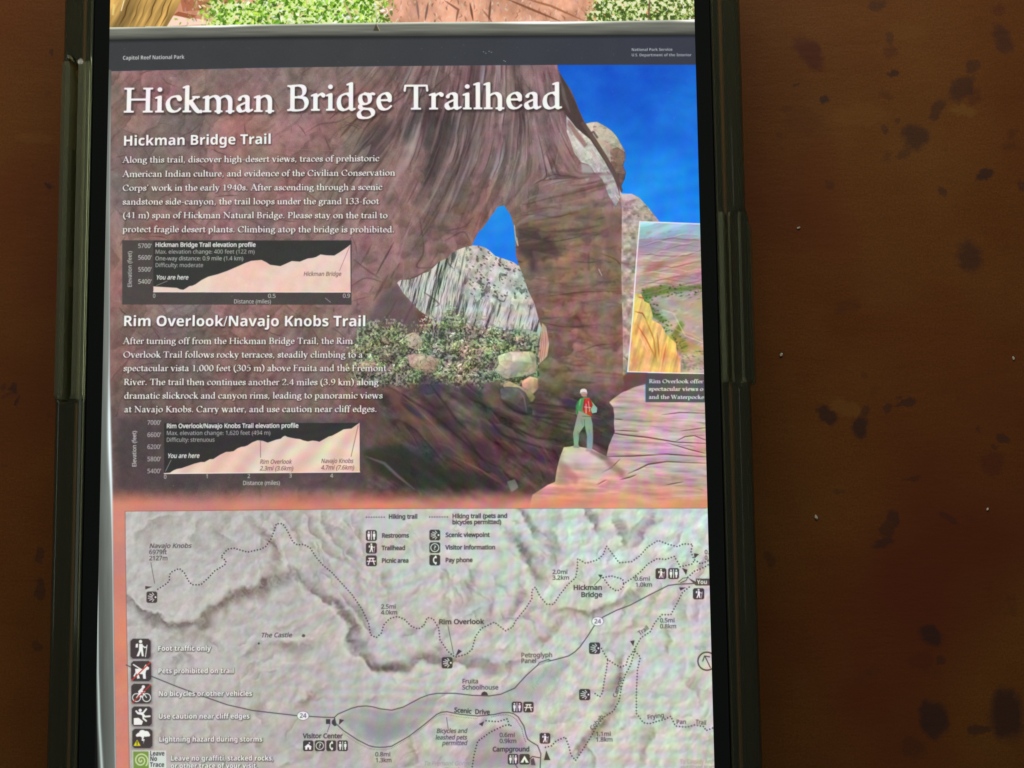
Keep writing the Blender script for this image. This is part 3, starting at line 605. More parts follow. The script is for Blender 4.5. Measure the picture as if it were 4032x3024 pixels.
for _ in range(160):
    x = rnd.uniform(752, 1166); t = (x - 752) / 414
    top = 735 - 45 * math.sin(t * 3.1) - 22 * math.sin(t * 13) * (t < .6) - (10 if t < .4 else 24)
    y = top + (830 - top) * rnd.random() ** .9
    if x < 800 and y < 720: continue
    c = rnd.choice([(92, 102, 70), (120, 132, 96), (70, 78, 56), (150, 158, 130), (52, 56, 44), (170, 150, 138), (140, 116, 108), (104, 112, 92), (186, 186, 160)])
    a = rnd.uniform(0, 6.28); l = rnd.uniform(2, 8)
    stroke([(x, y), (x + l * math.cos(a), y + l * math.sin(a) * .8)], rnd.uniform(.9, 2.6), c, rnd.uniform(.45, .9), .5)
rockfill([(876, 722), (895, 716), (912, 730), (914, 742), (900, 756), (880, 748)], (196, 182, 160), .75)
rockfill([(880, 765), (915, 762), (950, 775), (942, 802), (920, 806), (885, 790)], (190, 162, 140), .7)
rockfill([(772, 790), (790, 776), (812, 782), (815, 800), (790, 808)], (170, 138, 124), .6)
for _ in range(260):
    x = rnd.uniform(760, 1075); y = rnd.uniform(700, 828); a = rnd.uniform(0, 6.28); l = rnd.uniform(2, 7)
    stroke([(x, y), (x + l * math.cos(a), y + l * math.sin(a))], rnd.uniform(.9, 2.2), rnd.choice([(60, 68, 46), (126, 138, 96), (84, 92, 62), (170, 172, 146)]), .7, .5)
for q in ([(935, 690), (938, 715), (932, 735)], [(806, 700), (812, 690), (815, 708)], [(925, 712), (938, 726)], [(760, 790), (775, 830), (790, 820)]): stroke(q, 1.4, (205, 190, 180), .7)
rockfill([(1074, 768), (1090, 762), (1104, 758), (1149, 758), (1158, 768), (1160, 795), (1156, 806), (1125, 812), (1092, 818), (1067, 800), (1078, 785)], (198, 184, 160), .97)
softfill([(1100, 785), (1125, 778), (1135, 792), (1115, 808), (1100, 805)], (160, 152, 168), .6, 3)
stroke([(1092, 818), (1110, 825), (1140, 812), (1158, 804)], 2.5, (70, 55, 48), .8, taper=True)
TM(' big shaded boulders')
# big shaded boulders and the ledge
rockfill([(1126, 822), (1145, 812), (1162, 815), (1164, 838), (1150, 852), (1128, 838)], (196, 156, 136), .95)
rockfill([(1085, 830), (1100, 822), (1135, 838), (1158, 856), (1148, 870), (1118, 845), (1090, 840)], (176, 160, 134), .9)
rockfill([(1079, 838), (1095, 834), (1120, 836), (1136, 848), (1149, 875), (1150, 893), (1130, 896), (1100, 880), (1082, 862)], (86, 84, 86), .95)
stroke([(1118, 838), (1132, 858), (1138, 892)], 3, (112, 110, 112), .8, 1, taper=True)
softfill([(1046, 845), (1068, 836), (1080, 848), (1080, 870), (1060, 875), (1045, 866)], (112, 66, 60), .5, 3)
softfill([(905, 815), (935, 808), (955, 830), (950, 870), (920, 860), (900, 840)], (62, 54, 78), .7, 4)
softfill([(836, 838), (850, 836), (880, 858), (935, 905), (990, 960), (1030, 1010), (1000, 1010), (930, 960), (870, 905), (845, 870)], (112, 88, 74), .6, 4)
softfill([(760, 860), (800, 850), (850, 930), (870, 990), (830, 975), (790, 930)], (100, 74, 66), .5, 4)
for _ in range(46):
    x = rnd.uniform(850, 1300); y = rnd.uniform(850, 1040); l = rnd.uniform(16, 46); wd_ = rnd.uniform(6, 15)
    an = math.radians(46 - 34 * smooth(980, 1200, x) * smooth(1000, 880, y)) + rnd.gauss(0, .12); ca_, sa_ = math.cos(an), math.sin(an)
    pl = [(x + px * ca_ - py * sa_, y + px * sa_ + py * ca_) for px, py in ((-l, rnd.uniform(-.3, .3) * wd_), (-l * .5, -wd_ * rnd.uniform(.6, 1)), (l * .4, -wd_ * rnd.uniform(.5, 1)), (l, rnd.uniform(-.4, .4) * wd_), (l * .5, wd_ * rnd.uniform(.4, .9)), (-l * .4, wd_ * rnd.uniform(.5, .9)))]
    softfill([(a_ + 2, b_ + 4) for a_, b_ in pl], (34, 27, 31), .5, 3, mask=rm)
    softfill(pl, rnd.choice([(98, 80, 80), (84, 70, 78), (104, 82, 72), (76, 66, 64), (92, 68, 70), (72, 66, 86)]), .55, 1, mask=rm)
    stroke([pl[0], pl[1], pl[2], pl[3]], 2, (134, 114, 108), .3, 1.2, mask=rm, taper=True)
softfill([(780, 970), (860, 960), (980, 1010), (1060, 1030), (1080, 1056), (900, 1056), (800, 1020)], (44, 46, 40), .75, 6)
softfill([(900, 870), (960, 870), (1010, 930), (1060, 960), (1100, 1010), (1040, 1000), (960, 930)], (66, 46, 56), .55, 6)
stroke([(790, 985), (830, 1000), (860, 1028), (895, 1056)], 6, (126, 106, 120), .7, 2, taper=True)
for q in ([(835, 832), (870, 852), (930, 890), (1010, 960), (1060, 1010)], [(930, 830), (960, 870), (985, 905), (1010, 930)], [(1000, 935), (1040, 990), (1080, 1010)], [(860, 905), (900, 930), (960, 1000)], [(1080, 860), (1110, 885), (1160, 900), (1230, 905)], [(1150, 870), (1200, 876), (1260, 886)], [(1160, 905), (1220, 925), (1300, 935)], [(1100, 920), (1160, 945), (1210, 950)], [(1050, 900), (1090, 940), (1150, 960), (1200, 975)]):
    stroke(q, 4.5, (40, 31, 35), .55, 2.6, mask=rm, taper=True)
for q in ([(850, 838), (900, 880), (980, 960)], [(1120, 930), (1170, 960), (1195, 1000)], [(1165, 880), (1230, 890), (1300, 905)], [(980, 985), (1040, 1015), (1085, 1045)]):
    stroke(q, 3, (140, 116, 106), .4, 1.2, mask=rm, taper=True)
fill([(1095, 1040), (1112, 1034), (1120, 1052), (1105, 1062)], (150, 160, 146), .5)
# bump of pale rock behind the arch, right-hand rocks
rockfill([(1264, 266), (1277, 263), (1290, 262), (1305, 270), (1316, 277), (1325, 285), (1334, 296), (1340, 307), (1350, 325), (1351, 340), (1346, 357), (1352, 372), (1349, 386), (1344, 397), (1339, 410), (1325, 375), (1300, 330), (1272, 290)], (176, 164, 146))
bm_ = maskof([(1264, 266), (1290, 262), (1325, 285), (1340, 307), (1350, 325), (1352, 372), (1339, 410), (1325, 375), (1300, 330), (1272, 290)])
rockfill([(1318, 322), (1335, 318), (1350, 328), (1351, 340), (1346, 357), (1352, 372), (1349, 386), (1339, 408), (1325, 375), (1320, 350)], (122, 98, 86), .95)
for _ in range(60):
    x = rnd.uniform(1268, 1350); y = rnd.uniform(270, 395)
    stroke([(x, y), (x + rnd.uniform(2, 9), y + rnd.uniform(-2, 6))], rnd.uniform(1, 3.4), rnd.choice([(90, 74, 66), (120, 96, 88), (206, 190, 172), (200, 150, 140)]), rnd.uniform(.3, .7), .7, mask=bm_, taper=True)
stroke([(1271, 290), (1282, 284), (1290, 296)], 5, (84, 74, 66), .8, 1.4); stroke([(1292, 303), (1312, 310), (1318, 322)], 9, (204, 162, 152), .6, 3)
stroke(crom([(1260, 266), (1284, 302), (1308, 340), (1326, 372), (1341, 410)]), 9, (96, 78, 72), .95, .8)
SIDE = [(1336, 400), (1343, 418), (1365, 417.6), (1380, 425), (1397, 443), (1414, 464), (1428, 482), (1400, 500), (1372, 700), (1352, 812), (1346, 812), (1345, 709), (1342, 585), (1343.6, 446)]
sm_ = maskof(SIDE)
sc_ = hexc((186, 172, 160)) * (0.55 + .75 * hb2[..., None]) + (h2 - .5) * hexc((50, -6, 10))
img[:] = img * (1 - sm_[..., None]) + sc_ * sm_[..., None]
fill([(1340, 416), (1365, 418), (1380, 427), (1360, 432), (1345, 430)], (206, 206, 204), .6)
for _ in range(130):
    x = rnd.uniform(1345, 1395); y = rnd.uniform(440, 805)
    stroke([(x, y), (x + rnd.uniform(3, 12), y + rnd.uniform(-5, 8))], rnd.uniform(.8, 2.6), rnd.choice([(84, 72, 70), (112, 92, 92), (210, 190, 176), (196, 134, 128)]), rnd.uniform(.4, .8), .6, mask=sm_, taper=True)
# sunlit slickrock, lower right
SLICK = [(1394, 826), (1394, 868), (1600, 868), (1600, 1110), (1140, 1110), (1150, 1068), (1184, 1046), (1199, 1040), (1202, 1018), (1207, 996), (1212, 980), (1218, 965), (1230, 964), (1241, 962), (1262, 966), (1280, 969), (1296, 978), (1310, 985), (1315, 962), (1322, 945), (1328, 932), (1326, 915), (1327, 897), (1325, 880), (1316, 868), (1325, 860), (1342, 848), (1365, 836)]
lm = maskof(SLICK)
lb = fbm(VX / 70, (VY - .06 * VX) / 8, 261, 4)
lb2 = fbm(VX / 40, (VY - .04 * VX) / 3.2, 271, 3)
lc = hexc((208, 184, 172)) * (0.68 + .36 * lb[..., None] + .12 * n1[..., None] + .12 * (lb2[..., None] - .3))
lc = lc + smooth(.5, .62, fbm(VX / 34, VY / 16, 277, 3))[..., None] * hexc((6, -12, 12)) + smooth(1000, 1060, VY)[..., None] * hexc((8, -10, -26)) + (h2 - .5) * hexc((20, -12, -30)) + (n2[..., None] - .5) * .08
img[:] = img * (1 - lm[..., None]) + lc * lm[..., None]
for q, wd in (([(1316, 933), (1345, 938), (1400, 944), (1460, 954), (1530, 957)], 2.4), ([(1326, 928), (1380, 931)], 1.6), ([(1310, 985), (1370, 984), (1440, 980), (1530, 986)], 2.6), ([(1280, 967), (1296, 975), (1310, 985)], 2.2), ([(1357, 1022), (1380, 1012), (1400, 1002), (1440, 996), (1530, 1000)], 2.6), ([(1340, 1035), (1360, 1030), (1375, 1024)], 2), ([(1327, 904), (1345, 905)], 1.8), ([(1430, 895), (1470, 890), (1530, 892)], 1.4), ([(1460, 952), (1480, 942), (1500, 940), (1530, 952)], 1.8), ([(1440, 955), (1490, 970), (1530, 980)], 1.6), ([(1300, 1020), (1320, 1010), (1340, 990)], 1.6), ([(1440, 1046), (1475, 1040)], 1.6), ([(1470, 930), (1530, 922)], 1.3), ([(1290, 1046), (1310, 1035)], 1.4)):
    stroke(q, wd * 1.25, (88, 54, 50), .85, .7, mask=lm, taper=True); stroke([(a_, b_ + 3.4) for a_, b_ in q], wd * 1.3, (232, 214, 196), .45, 1.2, mask=lm, taper=True)
softfill([(1205, 1002), (1222, 1000), (1250, 1030), (1245, 1048), (1215, 1020)], (170, 112, 108), .6, 3, mask=lm)
softfill([(1250, 985), (1300, 990), (1330, 1010), (1290, 1040), (1255, 1020)], (200, 196, 190), .5, 6, mask=lm)
for _ in range(90):
    x = rnd.uniform(1310, 1520); y = rnd.uniform(880, 1085); l = rnd.uniform(14, 70)
    stroke([(x, y), (x + l * .5, y + rnd.uniform(-2, 3)), (x + l, y + rnd.uniform(-2, 4))], rnd.uniform(1, 4), rnd.choice([(150, 112, 108), (128, 96, 104), (232, 214, 198), (176, 136, 120), (224, 200, 150)]), rnd.uniform(.2, .5), .8, mask=lm, taper=True)
softfill([(1218, 966), (1262, 966), (1280, 970), (1300, 982), (1285, 1000), (1240, 996), (1210, 1000)], (226, 216, 200), .7, 4, mask=lm)
softfill([(1205, 1000), (1212, 985), (1225, 1010), (1230, 1050), (1200, 1045)], (156, 122, 118), .6, 4, mask=lm)
softfill([(1310, 985), (1290, 978), (1318, 1012), (1345, 1030), (1350, 1018)], (120, 84, 80), .5, 3, mask=lm)
# hiker standing on the rock
fill([(1244, 876), (1247, 868), (1254, 860), (1262, 857), (1272, 858), (1282, 870), (1290, 882), (1289, 889), (1280, 888), (1272, 880), (1274, 898), (1258, 900), (1249, 898), (1244, 892)], (70, 150, 84))
fill([(1279, 868), (1290, 880), (1289, 890), (1279, 892), (1276, 884)], (150, 185, 165))
fill([(1262, 860), (1274, 859), (1281, 874), (1276, 884), (1278, 897), (1268, 899), (1258, 885)], (186, 62, 50))
stroke([(1266, 872), (1266, 892)], 1.4, (215, 215, 210)); stroke([(1271, 866), (1274, 888)], 1.2, (235, 235, 230), .8)
fill([(1250, 886), (1276, 898), (1280, 915), (1281, 945), (1279, 970), (1268, 970), (1268, 945), (1263, 918), (1251, 935), (1249, 962), (1240, 962), (1238, 935), (1245, 905)], (146, 156, 140))
for _x, _y in ((1256, 905), (1248, 930), (1272, 925), (1274, 950)): stroke([(_x, _y), (_x + 3, _y + 14)], 3, (110, 118, 104), .5, 1.2, taper=True)
softfill([(1268, 930), (1280, 930), (1279, 968), (1268, 968)], (140, 156, 186), .6, 2)
stroke([(1262, 905), (1263, 918), (1268, 944)], 1.4, (70, 80, 74), .7)
fill([(1239, 960), (1250, 960), (1252, 967), (1238, 966)], (150, 140, 150)); fill([(1266, 968), (1279, 968), (1281, 975), (1265, 974)], (175, 160, 170))
fill([(1256, 848), (1260, 856), (1268, 856), (1268, 848)], (170, 120, 100)); disc(1260.8, 849, 6.2, 7.2, (172, 132, 112)); fill([(1253, 848), (1253.5, 842), (1257, 839), (1263, 838.6), (1267, 841), (1268.5, 848), (1264, 846), (1258, 846)], (232, 222, 214)); stroke([(1252.5, 848.4), (1269, 848.4)], 1.4, (190, 176, 166), .9)
stroke([(1248, 868), (1245, 880), (1248, 892)], 3, (50, 110, 64), .6, 1); stroke([(1254, 862), (1252, 874)], 3, (130, 205, 140), .7, 1); stroke([(1263, 862), (1260, 884)], 1.6, (120, 40, 34), .8); stroke([(1275, 862), (1278, 880)], 1.4, (120, 40, 34), .7); stroke([(1262, 878), (1277, 880)], 1.4, (240, 230, 224), .7); stroke([(1259, 898), (1277, 899)], 1.8, (96, 92, 84), .8)
softfill([(1281, 972), (1300, 978), (1320, 990), (1300, 992), (1272, 976)], (110, 84, 80), .55, 2)
TM(' photo of the valley')
# inset photo of the valley
INS = [(1382, 478), (1440, 480), (1512, 483), (1530, 484), (1530, 806), (1356, 802)]
im_ = maskof(INS)
ib = fbm((VX + VY * .9) / 50, (VY + .25 * VX) / 12, 281, 4)
ic = np.where((VY < 515)[..., None], hexc((176, 214, 226)), hexc((186, 162, 158)))
ic = ic * (0.72 + .5 * ib[..., None]) + (h2 - .5) * hexc((30, -10, 0))
img[:] = img * (1 - im_[..., None]) + ic * im_[..., None]
softfill([(1380, 515), (1450, 505), (1530, 520), (1530, 545), (1380, 545)], (150, 150, 172), .7, 4, im_)
softfill([(1395, 575), (1440, 560), (1420, 590), (1385, 592)], (178, 88, 96), .7, 4, im_)
softfill([(1440, 600), (1490, 580), (1480, 600), (1440, 612)], (190, 108, 116), .6, 4, im_)
softfill([(1380, 640), (1392, 622), (1430, 616), (1460, 620), (1520, 612), (1520, 624), (1460, 628), (1410, 640), (1402, 655), (1420, 670), (1440, 690), (1430, 696), (1400, 680), (1384, 660)], (92, 112, 58), .85, 2, im_)
softfill([(1440, 740), (1470, 690), (1480, 700), (1465, 725), (1490, 745), (1480, 762), (1450, 752)], (104, 118, 60), .85, 2, im_)
softfill([(1416, 640), (1520, 628), (1520, 740), (1490, 730), (1470, 690), (1430, 665)], (182, 158, 152), .6, 3, im_)
softfill([(1440, 716), (1520, 750), (1520, 770), (1470, 760)], (190, 160, 84), .7, 3, im_)
for _ in range(420):
    x = rnd.uniform(1384, 1520); y = rnd.uniform(500, 800); g_ = abs(y - (632 + .0 * x)) < 14 or abs((x - 1455) - (y - 700) * .1) < 14 and y > 690
    l = rnd.uniform(3, 16)
    stroke([(x, y), (x + l, y - l * .3)], rnd.uniform(1, 3.5), rnd.choice([(88, 106, 56), (110, 126, 70), (70, 84, 44)] if g_ else [(206, 188, 180), (150, 120, 116), (190, 130, 126), (214, 204, 200), (160, 150, 160)]), rnd.uniform(.2, .55), .8, mask=im_, taper=True)
for k_ in range(26):
    y = 520 + k_ * 4.4; x = 1380
    pts = [(x + j * 15, y + 5 * math.sin(j * .7 + k_ * 1.3) - j * 1.2 + rnd.uniform(-2, 2)) for j in range(11)]
    stroke(pts, rnd.uniform(1, 3), rnd.choice([(120, 92, 96), (214, 190, 184), (176, 96, 100), (150, 140, 160), (226, 214, 206)]), rnd.uniform(.3, .6), .8, mask=im_, taper=True)
stroke([(1430, 668), (1455, 676), (1462, 690), (1480, 724), (1520, 740)], 1.6, (222, 208, 190), .8, .6, mask=im_); stroke([(1445, 700), (1468, 715), (1495, 722), (1520, 736)], 2, (214, 190, 140), .6, .8, mask=im_)
for _ in range(150):
    t_ = rnd.random(); x, y = ((1380 + t_ * 145, 634 - t_ * 12) if rnd.random() < .5 else (1400 + t_ * 75, 650 + t_ * 110)); x += rnd.gauss(0, 6); y += rnd.gauss(0, 7)
    disc(x, y, rnd.uniform(1.2, 3.4), rnd.uniform(1, 2.4), rnd.choice([(66, 86, 40), (92, 116, 56), (120, 138, 72), (60, 74, 44)]), .75, 7) if 1378 < x < 1522 else None
yb = [(1371, 632), (1385, 634), (1392, 650), (1403, 655), (1410, 680), (1408, 690), (1428, 700), (1438, 720), (1460, 740), (1462, 760), (1470, 775), (1470, 806), (1356, 802)]
ym = maskof(yb)
yc = hexc((232, 190, 118)) * (0.66 + .40 * hb[..., None] + .28 * n2[..., None]); img[:] = img * (1 - ym[..., None]) + yc * ym[..., None]
for q, c in (([(1372, 672), (1388, 676), (1396, 690)], (150, 70, 30)), ([(1376, 700), (1395, 730), (1415, 770)], (176, 96, 40)), ([(1395, 690), (1412, 730), (1418, 780)], (186, 100, 50)), ([(1420, 720), (1424, 770)], (170, 90, 50)), ([(1378, 640), (1392, 644)], (180, 60, 50)), ([(1440, 740), (1430, 790)], (190, 110, 60)), ([(1380, 720), (1400, 760)], (250, 220, 150))):
    stroke(q, 3.2, c, .7, 1, mask=im_, taper=True)
for _ in range(60):
    x = rnd.uniform(1470, 1520); y = rnd.uniform(755, 800); stroke([(x, y), (x + 3, y + 1)], 2.2, rnd.choice([(86, 104, 60), (206, 180, 150), (120, 130, 90)]), .6, .8, mask=im_)
stroke([(1498, 560), (1400, 600)], 1, (200, 190, 190), .3, 1, mask=im_)
stroke([(1382, 478), (1440, 480), (1530, 483.5)], 2.6, (236, 238, 240)); stroke([(1382, 478), (1375, 560), (1367, 680), (1356, 802)], 2.8, (238, 236, 238)); stroke([(1356, 802), (1440, 804.6), (1530, 807)], 2.6, (240, 240, 240))
fill([(1356, 803), (1399, 804), (1399, 828), (1372, 835), (1350, 845), (1346, 812)], (104, 74, 68), .8); fill([(1395, 805), (1530, 807), (1530, 868.5), (1395, 867.5)], (88, 84, 82), .98)
text('Rim Overlook offer', 1401.8, 826.4, 1519.5, 826.8, 'serif', 8.0, (240, 238, 235), .15)
text('spectacular views o', 1401.4, 842.9, 1519.5, 843.3, 'serif', 8.0, (240, 238, 235), .15)
text('and the Waterpocke', 1401.4, 860.3, 1521, 860.8, 'serif', 8.0, (240, 238, 235), .15)

TM('========== body text')
# ================================================================== body text
Wt = (246, 246, 244)
for s, a, b, ya, yb_ in (('Hickman', 265, 594.5, 241.8, 240.2), ('Bridge', 618.5, 848.7, 238.4, 236.4), ('Trailhead', 871, 1216, 235.4, 233.6)):
    text(s, a, ya, b, yb_, 'serif', 55.5 if s != 'Bridge' else 58, Wt, .7, shadow=.55)
text('Hickman Bridge Trail', 265, 313.8, 587, 309.8, 'bold', 22.2, Wt, .1, shadow=.5)
text('Rim Overlook/Navajo Knobs Trail', 265, 703.4, 791.4, 703.8, 'bold', 22.6, Wt, .1, shadow=.5)
for s, xa, ya, xb, yb_ in (
        ('Along this trail, discover high-desert views, traces of prehistoric', 264.4, 350.6, 819.6, 347.2),
        ('American Indian culture, and evidence of the Civilian Conservation', 264.4, 381.2, 854, 378.2),
        ('Corps’ work in the early 1940s. After ascending through a scenic', 264.4, 411.2, 826.2, 409.2),
        ('sandstone side-canyon, the trail loops under the grand 133-foot', 264.4, 441, 819, 439.8),
        ('(41 m) span of Hickman Natural Bridge. Please stay on the trail to', 264.8, 470.2, 837.6, 470.4),
        ('protect fragile desert plants. Climbing atop the bridge is prohibited.', 264.4, 500.5, 852.6, 501),
        ('After turning off from the Hickman Bridge Trail, the Rim', 265.4, 742, 762.6, 741.8),
        ('Overlook Trail follows rocky terraces, steadily climbing to a', 265.8, 771.5, 783.8, 771.5),
        ('spectacular vista 1,000 feet (305 m) above Fruita and the Fremont', 266.4, 800.7, 835, 800.5),
        ('River. The trail then continues another 2.4 miles (3.9 km) along', 267, 830.6, 818, 831),
        ('dramatic slickrock and canyon rims, leading to panoramic views', 267.8, 860.2, 826.6, 859.6),
        ('at Navajo Knobs. Carry water, and use caution near cliff edges.', 268, 889.6, 814.6, 888.8)):
    text(s, xa, ya, xb, yb_, 'serif', 13.2, (244, 243, 238), .16, shadow=.45)
TM(' elevation profile 1')
# ---- elevation profile 1
DKP = (64, 63, 60); CRM = hexc((236, 206, 190)) + (h2 - .5) * hexc((14, -26, -30)) + (n2[..., None] - .5) * .05
fill([(264, 518), (759.4, 518), (759.4, 657.4), (264, 657)], (74, 70, 68), .93)
fill([(331.4, 519), (759, 519), (758, 631), (331.4, 630.4)], (52, 54, 52), .8)
P1 = [(331.4, 618.2), (381.9, 621.3), (389, 624.5), (396, 625.5), (403, 621.5), (409, 617.6), (416, 616.5), (422.8, 613.3), (436, 604), (450, 597), (470, 592), (491, 584.6), (518, 573), (530, 567.5), (543, 562.9), (564.7, 561), (575, 566), (583.3, 571.4), (605.6, 574.4), (618, 569), (630.4, 563.4), (647.8, 564.7), (658, 560.5), (665, 557.8), (676, 556.5), (682.5, 554.8), (692.4, 549.2), (706, 551), (722.2, 551.5), (733, 545), (742, 539.1), (750, 533.5), (756.9, 528), (757.4, 630.9), (331.4, 630.2)]
r = cover(P1); comp(r[0], r[1], CRM)
stroke([(331.4, 629.6), (757.4, 630.2)], 1.6, (250, 238, 230), .9)
stroke(P1[:33], 1.4, (250, 232, 222), .5)
LT = (208, 208, 202); LB = (232, 232, 228)
for s, b in (("5700'", 534.7), ("5600'", 560), ("5500'", 585.6), ("5400'", 611.9)): text(s, 297.8, b, 327.5, b, 'sans', 9.6, LT, .1)
text('Elevation (feet)', 284.6, 619.5, 284.2, 541, 'sans', 8.6, LT, .1)
text('Hickman Bridge Trail elevation profile', 335, 532.2, 552.4, 532, 'sans', 9.2, LB, .45)
text('Max. elevation change: 400 feet (122 m)', 335, 547, 550.5, 546.8, 'sans', 8.8, LT, .0)
text('One-way distance: 0.9 mile (1.4 km)', 335, 561.5, 526, 561.3, 'sans', 8.8, LT, .05)
text('Difficulty: moderate', 335, 576, 439.2, 576, 'sans', 8.8, LT, .0)
text('You are here', 337, 602.6, 406.5, 602.6, 'italic', 9.2, LB, .35)
stroke([(361.5, 606), (338, 616)], 1.1, (170, 168, 160), .9)
text('Hickman Bridge', 655.2, 595, 737, 595, 'italic', 8.8, (116, 88, 84), .15)
stroke([(733.4, 584), (755, 532)], 1.1, (140, 112, 108), .9)
text('0', 330.2, 642, 335.8, 642, 'sans', 8.6, LT, .1); text('0.5', 578.4, 642.4, 595.8, 642.4, 'sans', 8.6, LT, .1); text('0.9', 740.2, 642, 756.6, 642, 'sans', 8.6, LT, .1)
text('Distance (miles)', 504.7, 654.5, 585.8, 654.5, 'sans', 8.8, LB, .0)
# ---- elevation profile 2
softfill([(252, 900), (790, 905), (790, 1052), (252, 1056)], (70, 64, 68), .62, 8)
fill([(354.6, 913), (778, 912.6), (778, 1019.4), (354.6, 1023)], (50, 50, 50), .88)
P2 = [(354.6, 1021.5), (367, 1020.7), (374, 1016), (382, 1012.5), (392.8, 1010.6), (409, 1005), (420, 1001), (433.8, 997.5), (442, 997.5), (453, 991.5), (461, 991), (475, 982), (488.3, 975.7), (496, 975.4), (504.7, 974), (513, 968), (521, 964.8), (528, 964), (534.7, 961.6), (545, 955), (556.5, 950.6), (567.4, 951.7), (578.3, 955.6), (586, 953), (595.7, 949.4), (606.9, 946.9), (611, 943), (615.6, 940.7), (620, 943), (625.5, 944.4), (637.9, 946.9), (648, 948), (655.2, 950.8), (665, 953), (675, 951.2), (683, 952), (690, 953.8), (702.4, 946.9), (710, 942.5), (717.2, 940.7), (730, 934), (742, 927), (750, 926), (759.4, 925.1), (766.8, 919.8), (776.8, 912.9), (777.3, 1018.8), (354.6, 1022.6)]
CR2 = hexc((232, 200, 182)) + (h2 - .5) * hexc((10, -34, -26)) + .09 * np.sin((VX + VY * .75) / 9.5 + 5 * h1[..., 0])[..., None] * hexc((60, 130, 90))
r = cover(P2); comp(r[0], r[1], CR2)
stroke([(354.6, 1022), (777.3, 1018.6)], 1.8, (252, 238, 230), .9); stroke(P2[:46], 1.3, (250, 232, 222), .5)
for s, b in (("7000'", 916.5), ("6600'", 942.9), ("6200'", 968.8), ("5800'", 995.3), ("5400'", 1021.2)): text(s, 317.8, b, 347.8, b, 'sans', 9.4, (196, 190, 190), .1)
text('Elevation (feet)', 294.4, 1007.5, 294, 929.3, 'sans', 8.6, (214, 210, 210), .15)
text('Rim Overlook/Navajo Knobs Trail elevation profile', 359.5, 923.8, 644.8, 922.8, 'sans', 9.2, LB, .45)
text('Max. elevation change: 1,620 feet (494 m)', 359.3, 938.8, 584.6, 938.2, 'sans', 8.8, LT, .0)
text('Difficulty: strenuous', 359.3, 953.4, 463.8, 953.2, 'sans', 8.8, LT, .0)
text('You are here', 361.5, 988.2, 430.5, 987.9, 'italic', 9.2, LB, .35)
stroke([(369.5, 993), (357.6, 1017)], 1.1, (176, 172, 166), .9)
stroke([(562.7, 951.9), (562.7, 987)], 1.6, (150, 116, 112), .9); stroke([(758.4, 985), (773.6, 918.6)], 1.4, (130, 96, 92), .9)
for s, a, b, y in (('Rim Overlook', 560.8, 629.6, 1000.9), ('2.3mi (3.6km)', 560.8, 633.4, 1015.2), ('Navajo Knobs', 693.2, 762.8, 999.2), ('4.7mi (7.6km)', 693, 765, 1013.3)): text(s, a, y, b, y, 'italic', 9, (116, 84, 86), .15)
for s, x, y in (('0', 356.8, 1033), ('1', 447.4, 1031.8), ('2', 537.4, 1031.4), ('3', 627.5, 1030.5), ('4', 716.5, 1030.5)): text(s, x - 3, y, x + 3, y, 'sans', 8.4, LT, .1)
text('Distance (miles)', 524.3, 1046.8, 605.1, 1046.2, 'sans', 8.8, LB, .0)

TM('======= coral border')
# ================================================================== coral border and relief map
t = smooth(1050, 1092, VY + (n1 - .5) * 6)
edge = np.interp(VX, [243, 1100, 1200, 1600], [1, 1, .85, .8])
cor = hexc((208, 134, 116)) * (.94 + .12 * n1[..., None]) + (h2 - .5) * hexc((34, 10, -30)) + smooth(1100, 1500, VX)[..., None] * hexc((14, 26, -6))
a = (t * edge * (VY > 1044) * (VX > 225))[..., None]
img[:] = img * (1 - a) + cor * a
MAP = [(270.3, 1104), (548, 1102), (800, 1098.2), (1042, 1097.4), (1250, 1096.8), (1525, 1097), (1700, 1097), (1700, 3300), (300, 3300), (285, 1900), (279.6, 1659), (276.5, 1500), (272.8, 1302), (271.3, 1200)]
mm = maskof(MAP)
wx = VX + 34 * (fbm(VX / 150, VY / 150, 301, 3) - .5) * 2; wy = VY + 34 * (fbm(VX / 150, VY / 150, 311, 3) - .5) * 2
def ridge(x, y, s): return 1 - np.abs(2 * fbm(x, y, s, 4) - 1)
ht = 1.3 * ridge(wx / 150, wy / 130, 321) + .55 * ridge(wx / 52, wy / 52, 341) + .25 * fbm(VX / 13, VY / 13, 361, 3)
gy_, gx_ = np.gradient(blur(ht, 1))
shd = np.clip((gx_ + gy_ * .8) * 15, -1, 1)
mc = hexc((187, 184, 181)) * (1 - .0 * shd[..., None])
rgt = smooth(600, 1400, VX)[..., None]; upr = smooth(1350, 1120, VY)[..., None]
mc = mc + rgt * hexc((15, 20, 14)) + upr * hexc((4, 16, 14)) * rgt + smooth(1400, 1659, VY)[..., None] * hexc((-2, -6, -8)) * (1 - rgt)
flat = (smooth(1380, 1560, VY) * smooth(1150, 700, VX) * .45)[..., None]
mc = mc * (1 - (.13 * shd)[..., None] * (1 - flat)) + hexc((14, 2, -6)) * np.clip(shd, 0, 1)[..., None] * .5
mc = mc * (.93 + .14 * n2[..., None])
img[:] = img * (1 - mm[..., None]) + mc * mm[..., None]
wq1 = (fbm(VX / 26, VY / 26, 701, 3) - .5); wq2 = (fbm(VX / 26, VY / 26, 711, 3) - .5); wq3 = fbm(VX / 9, VY / 9, 721, 2) - .5; wq4 = fbm(VX / 38, VY / 38, 731, 2)
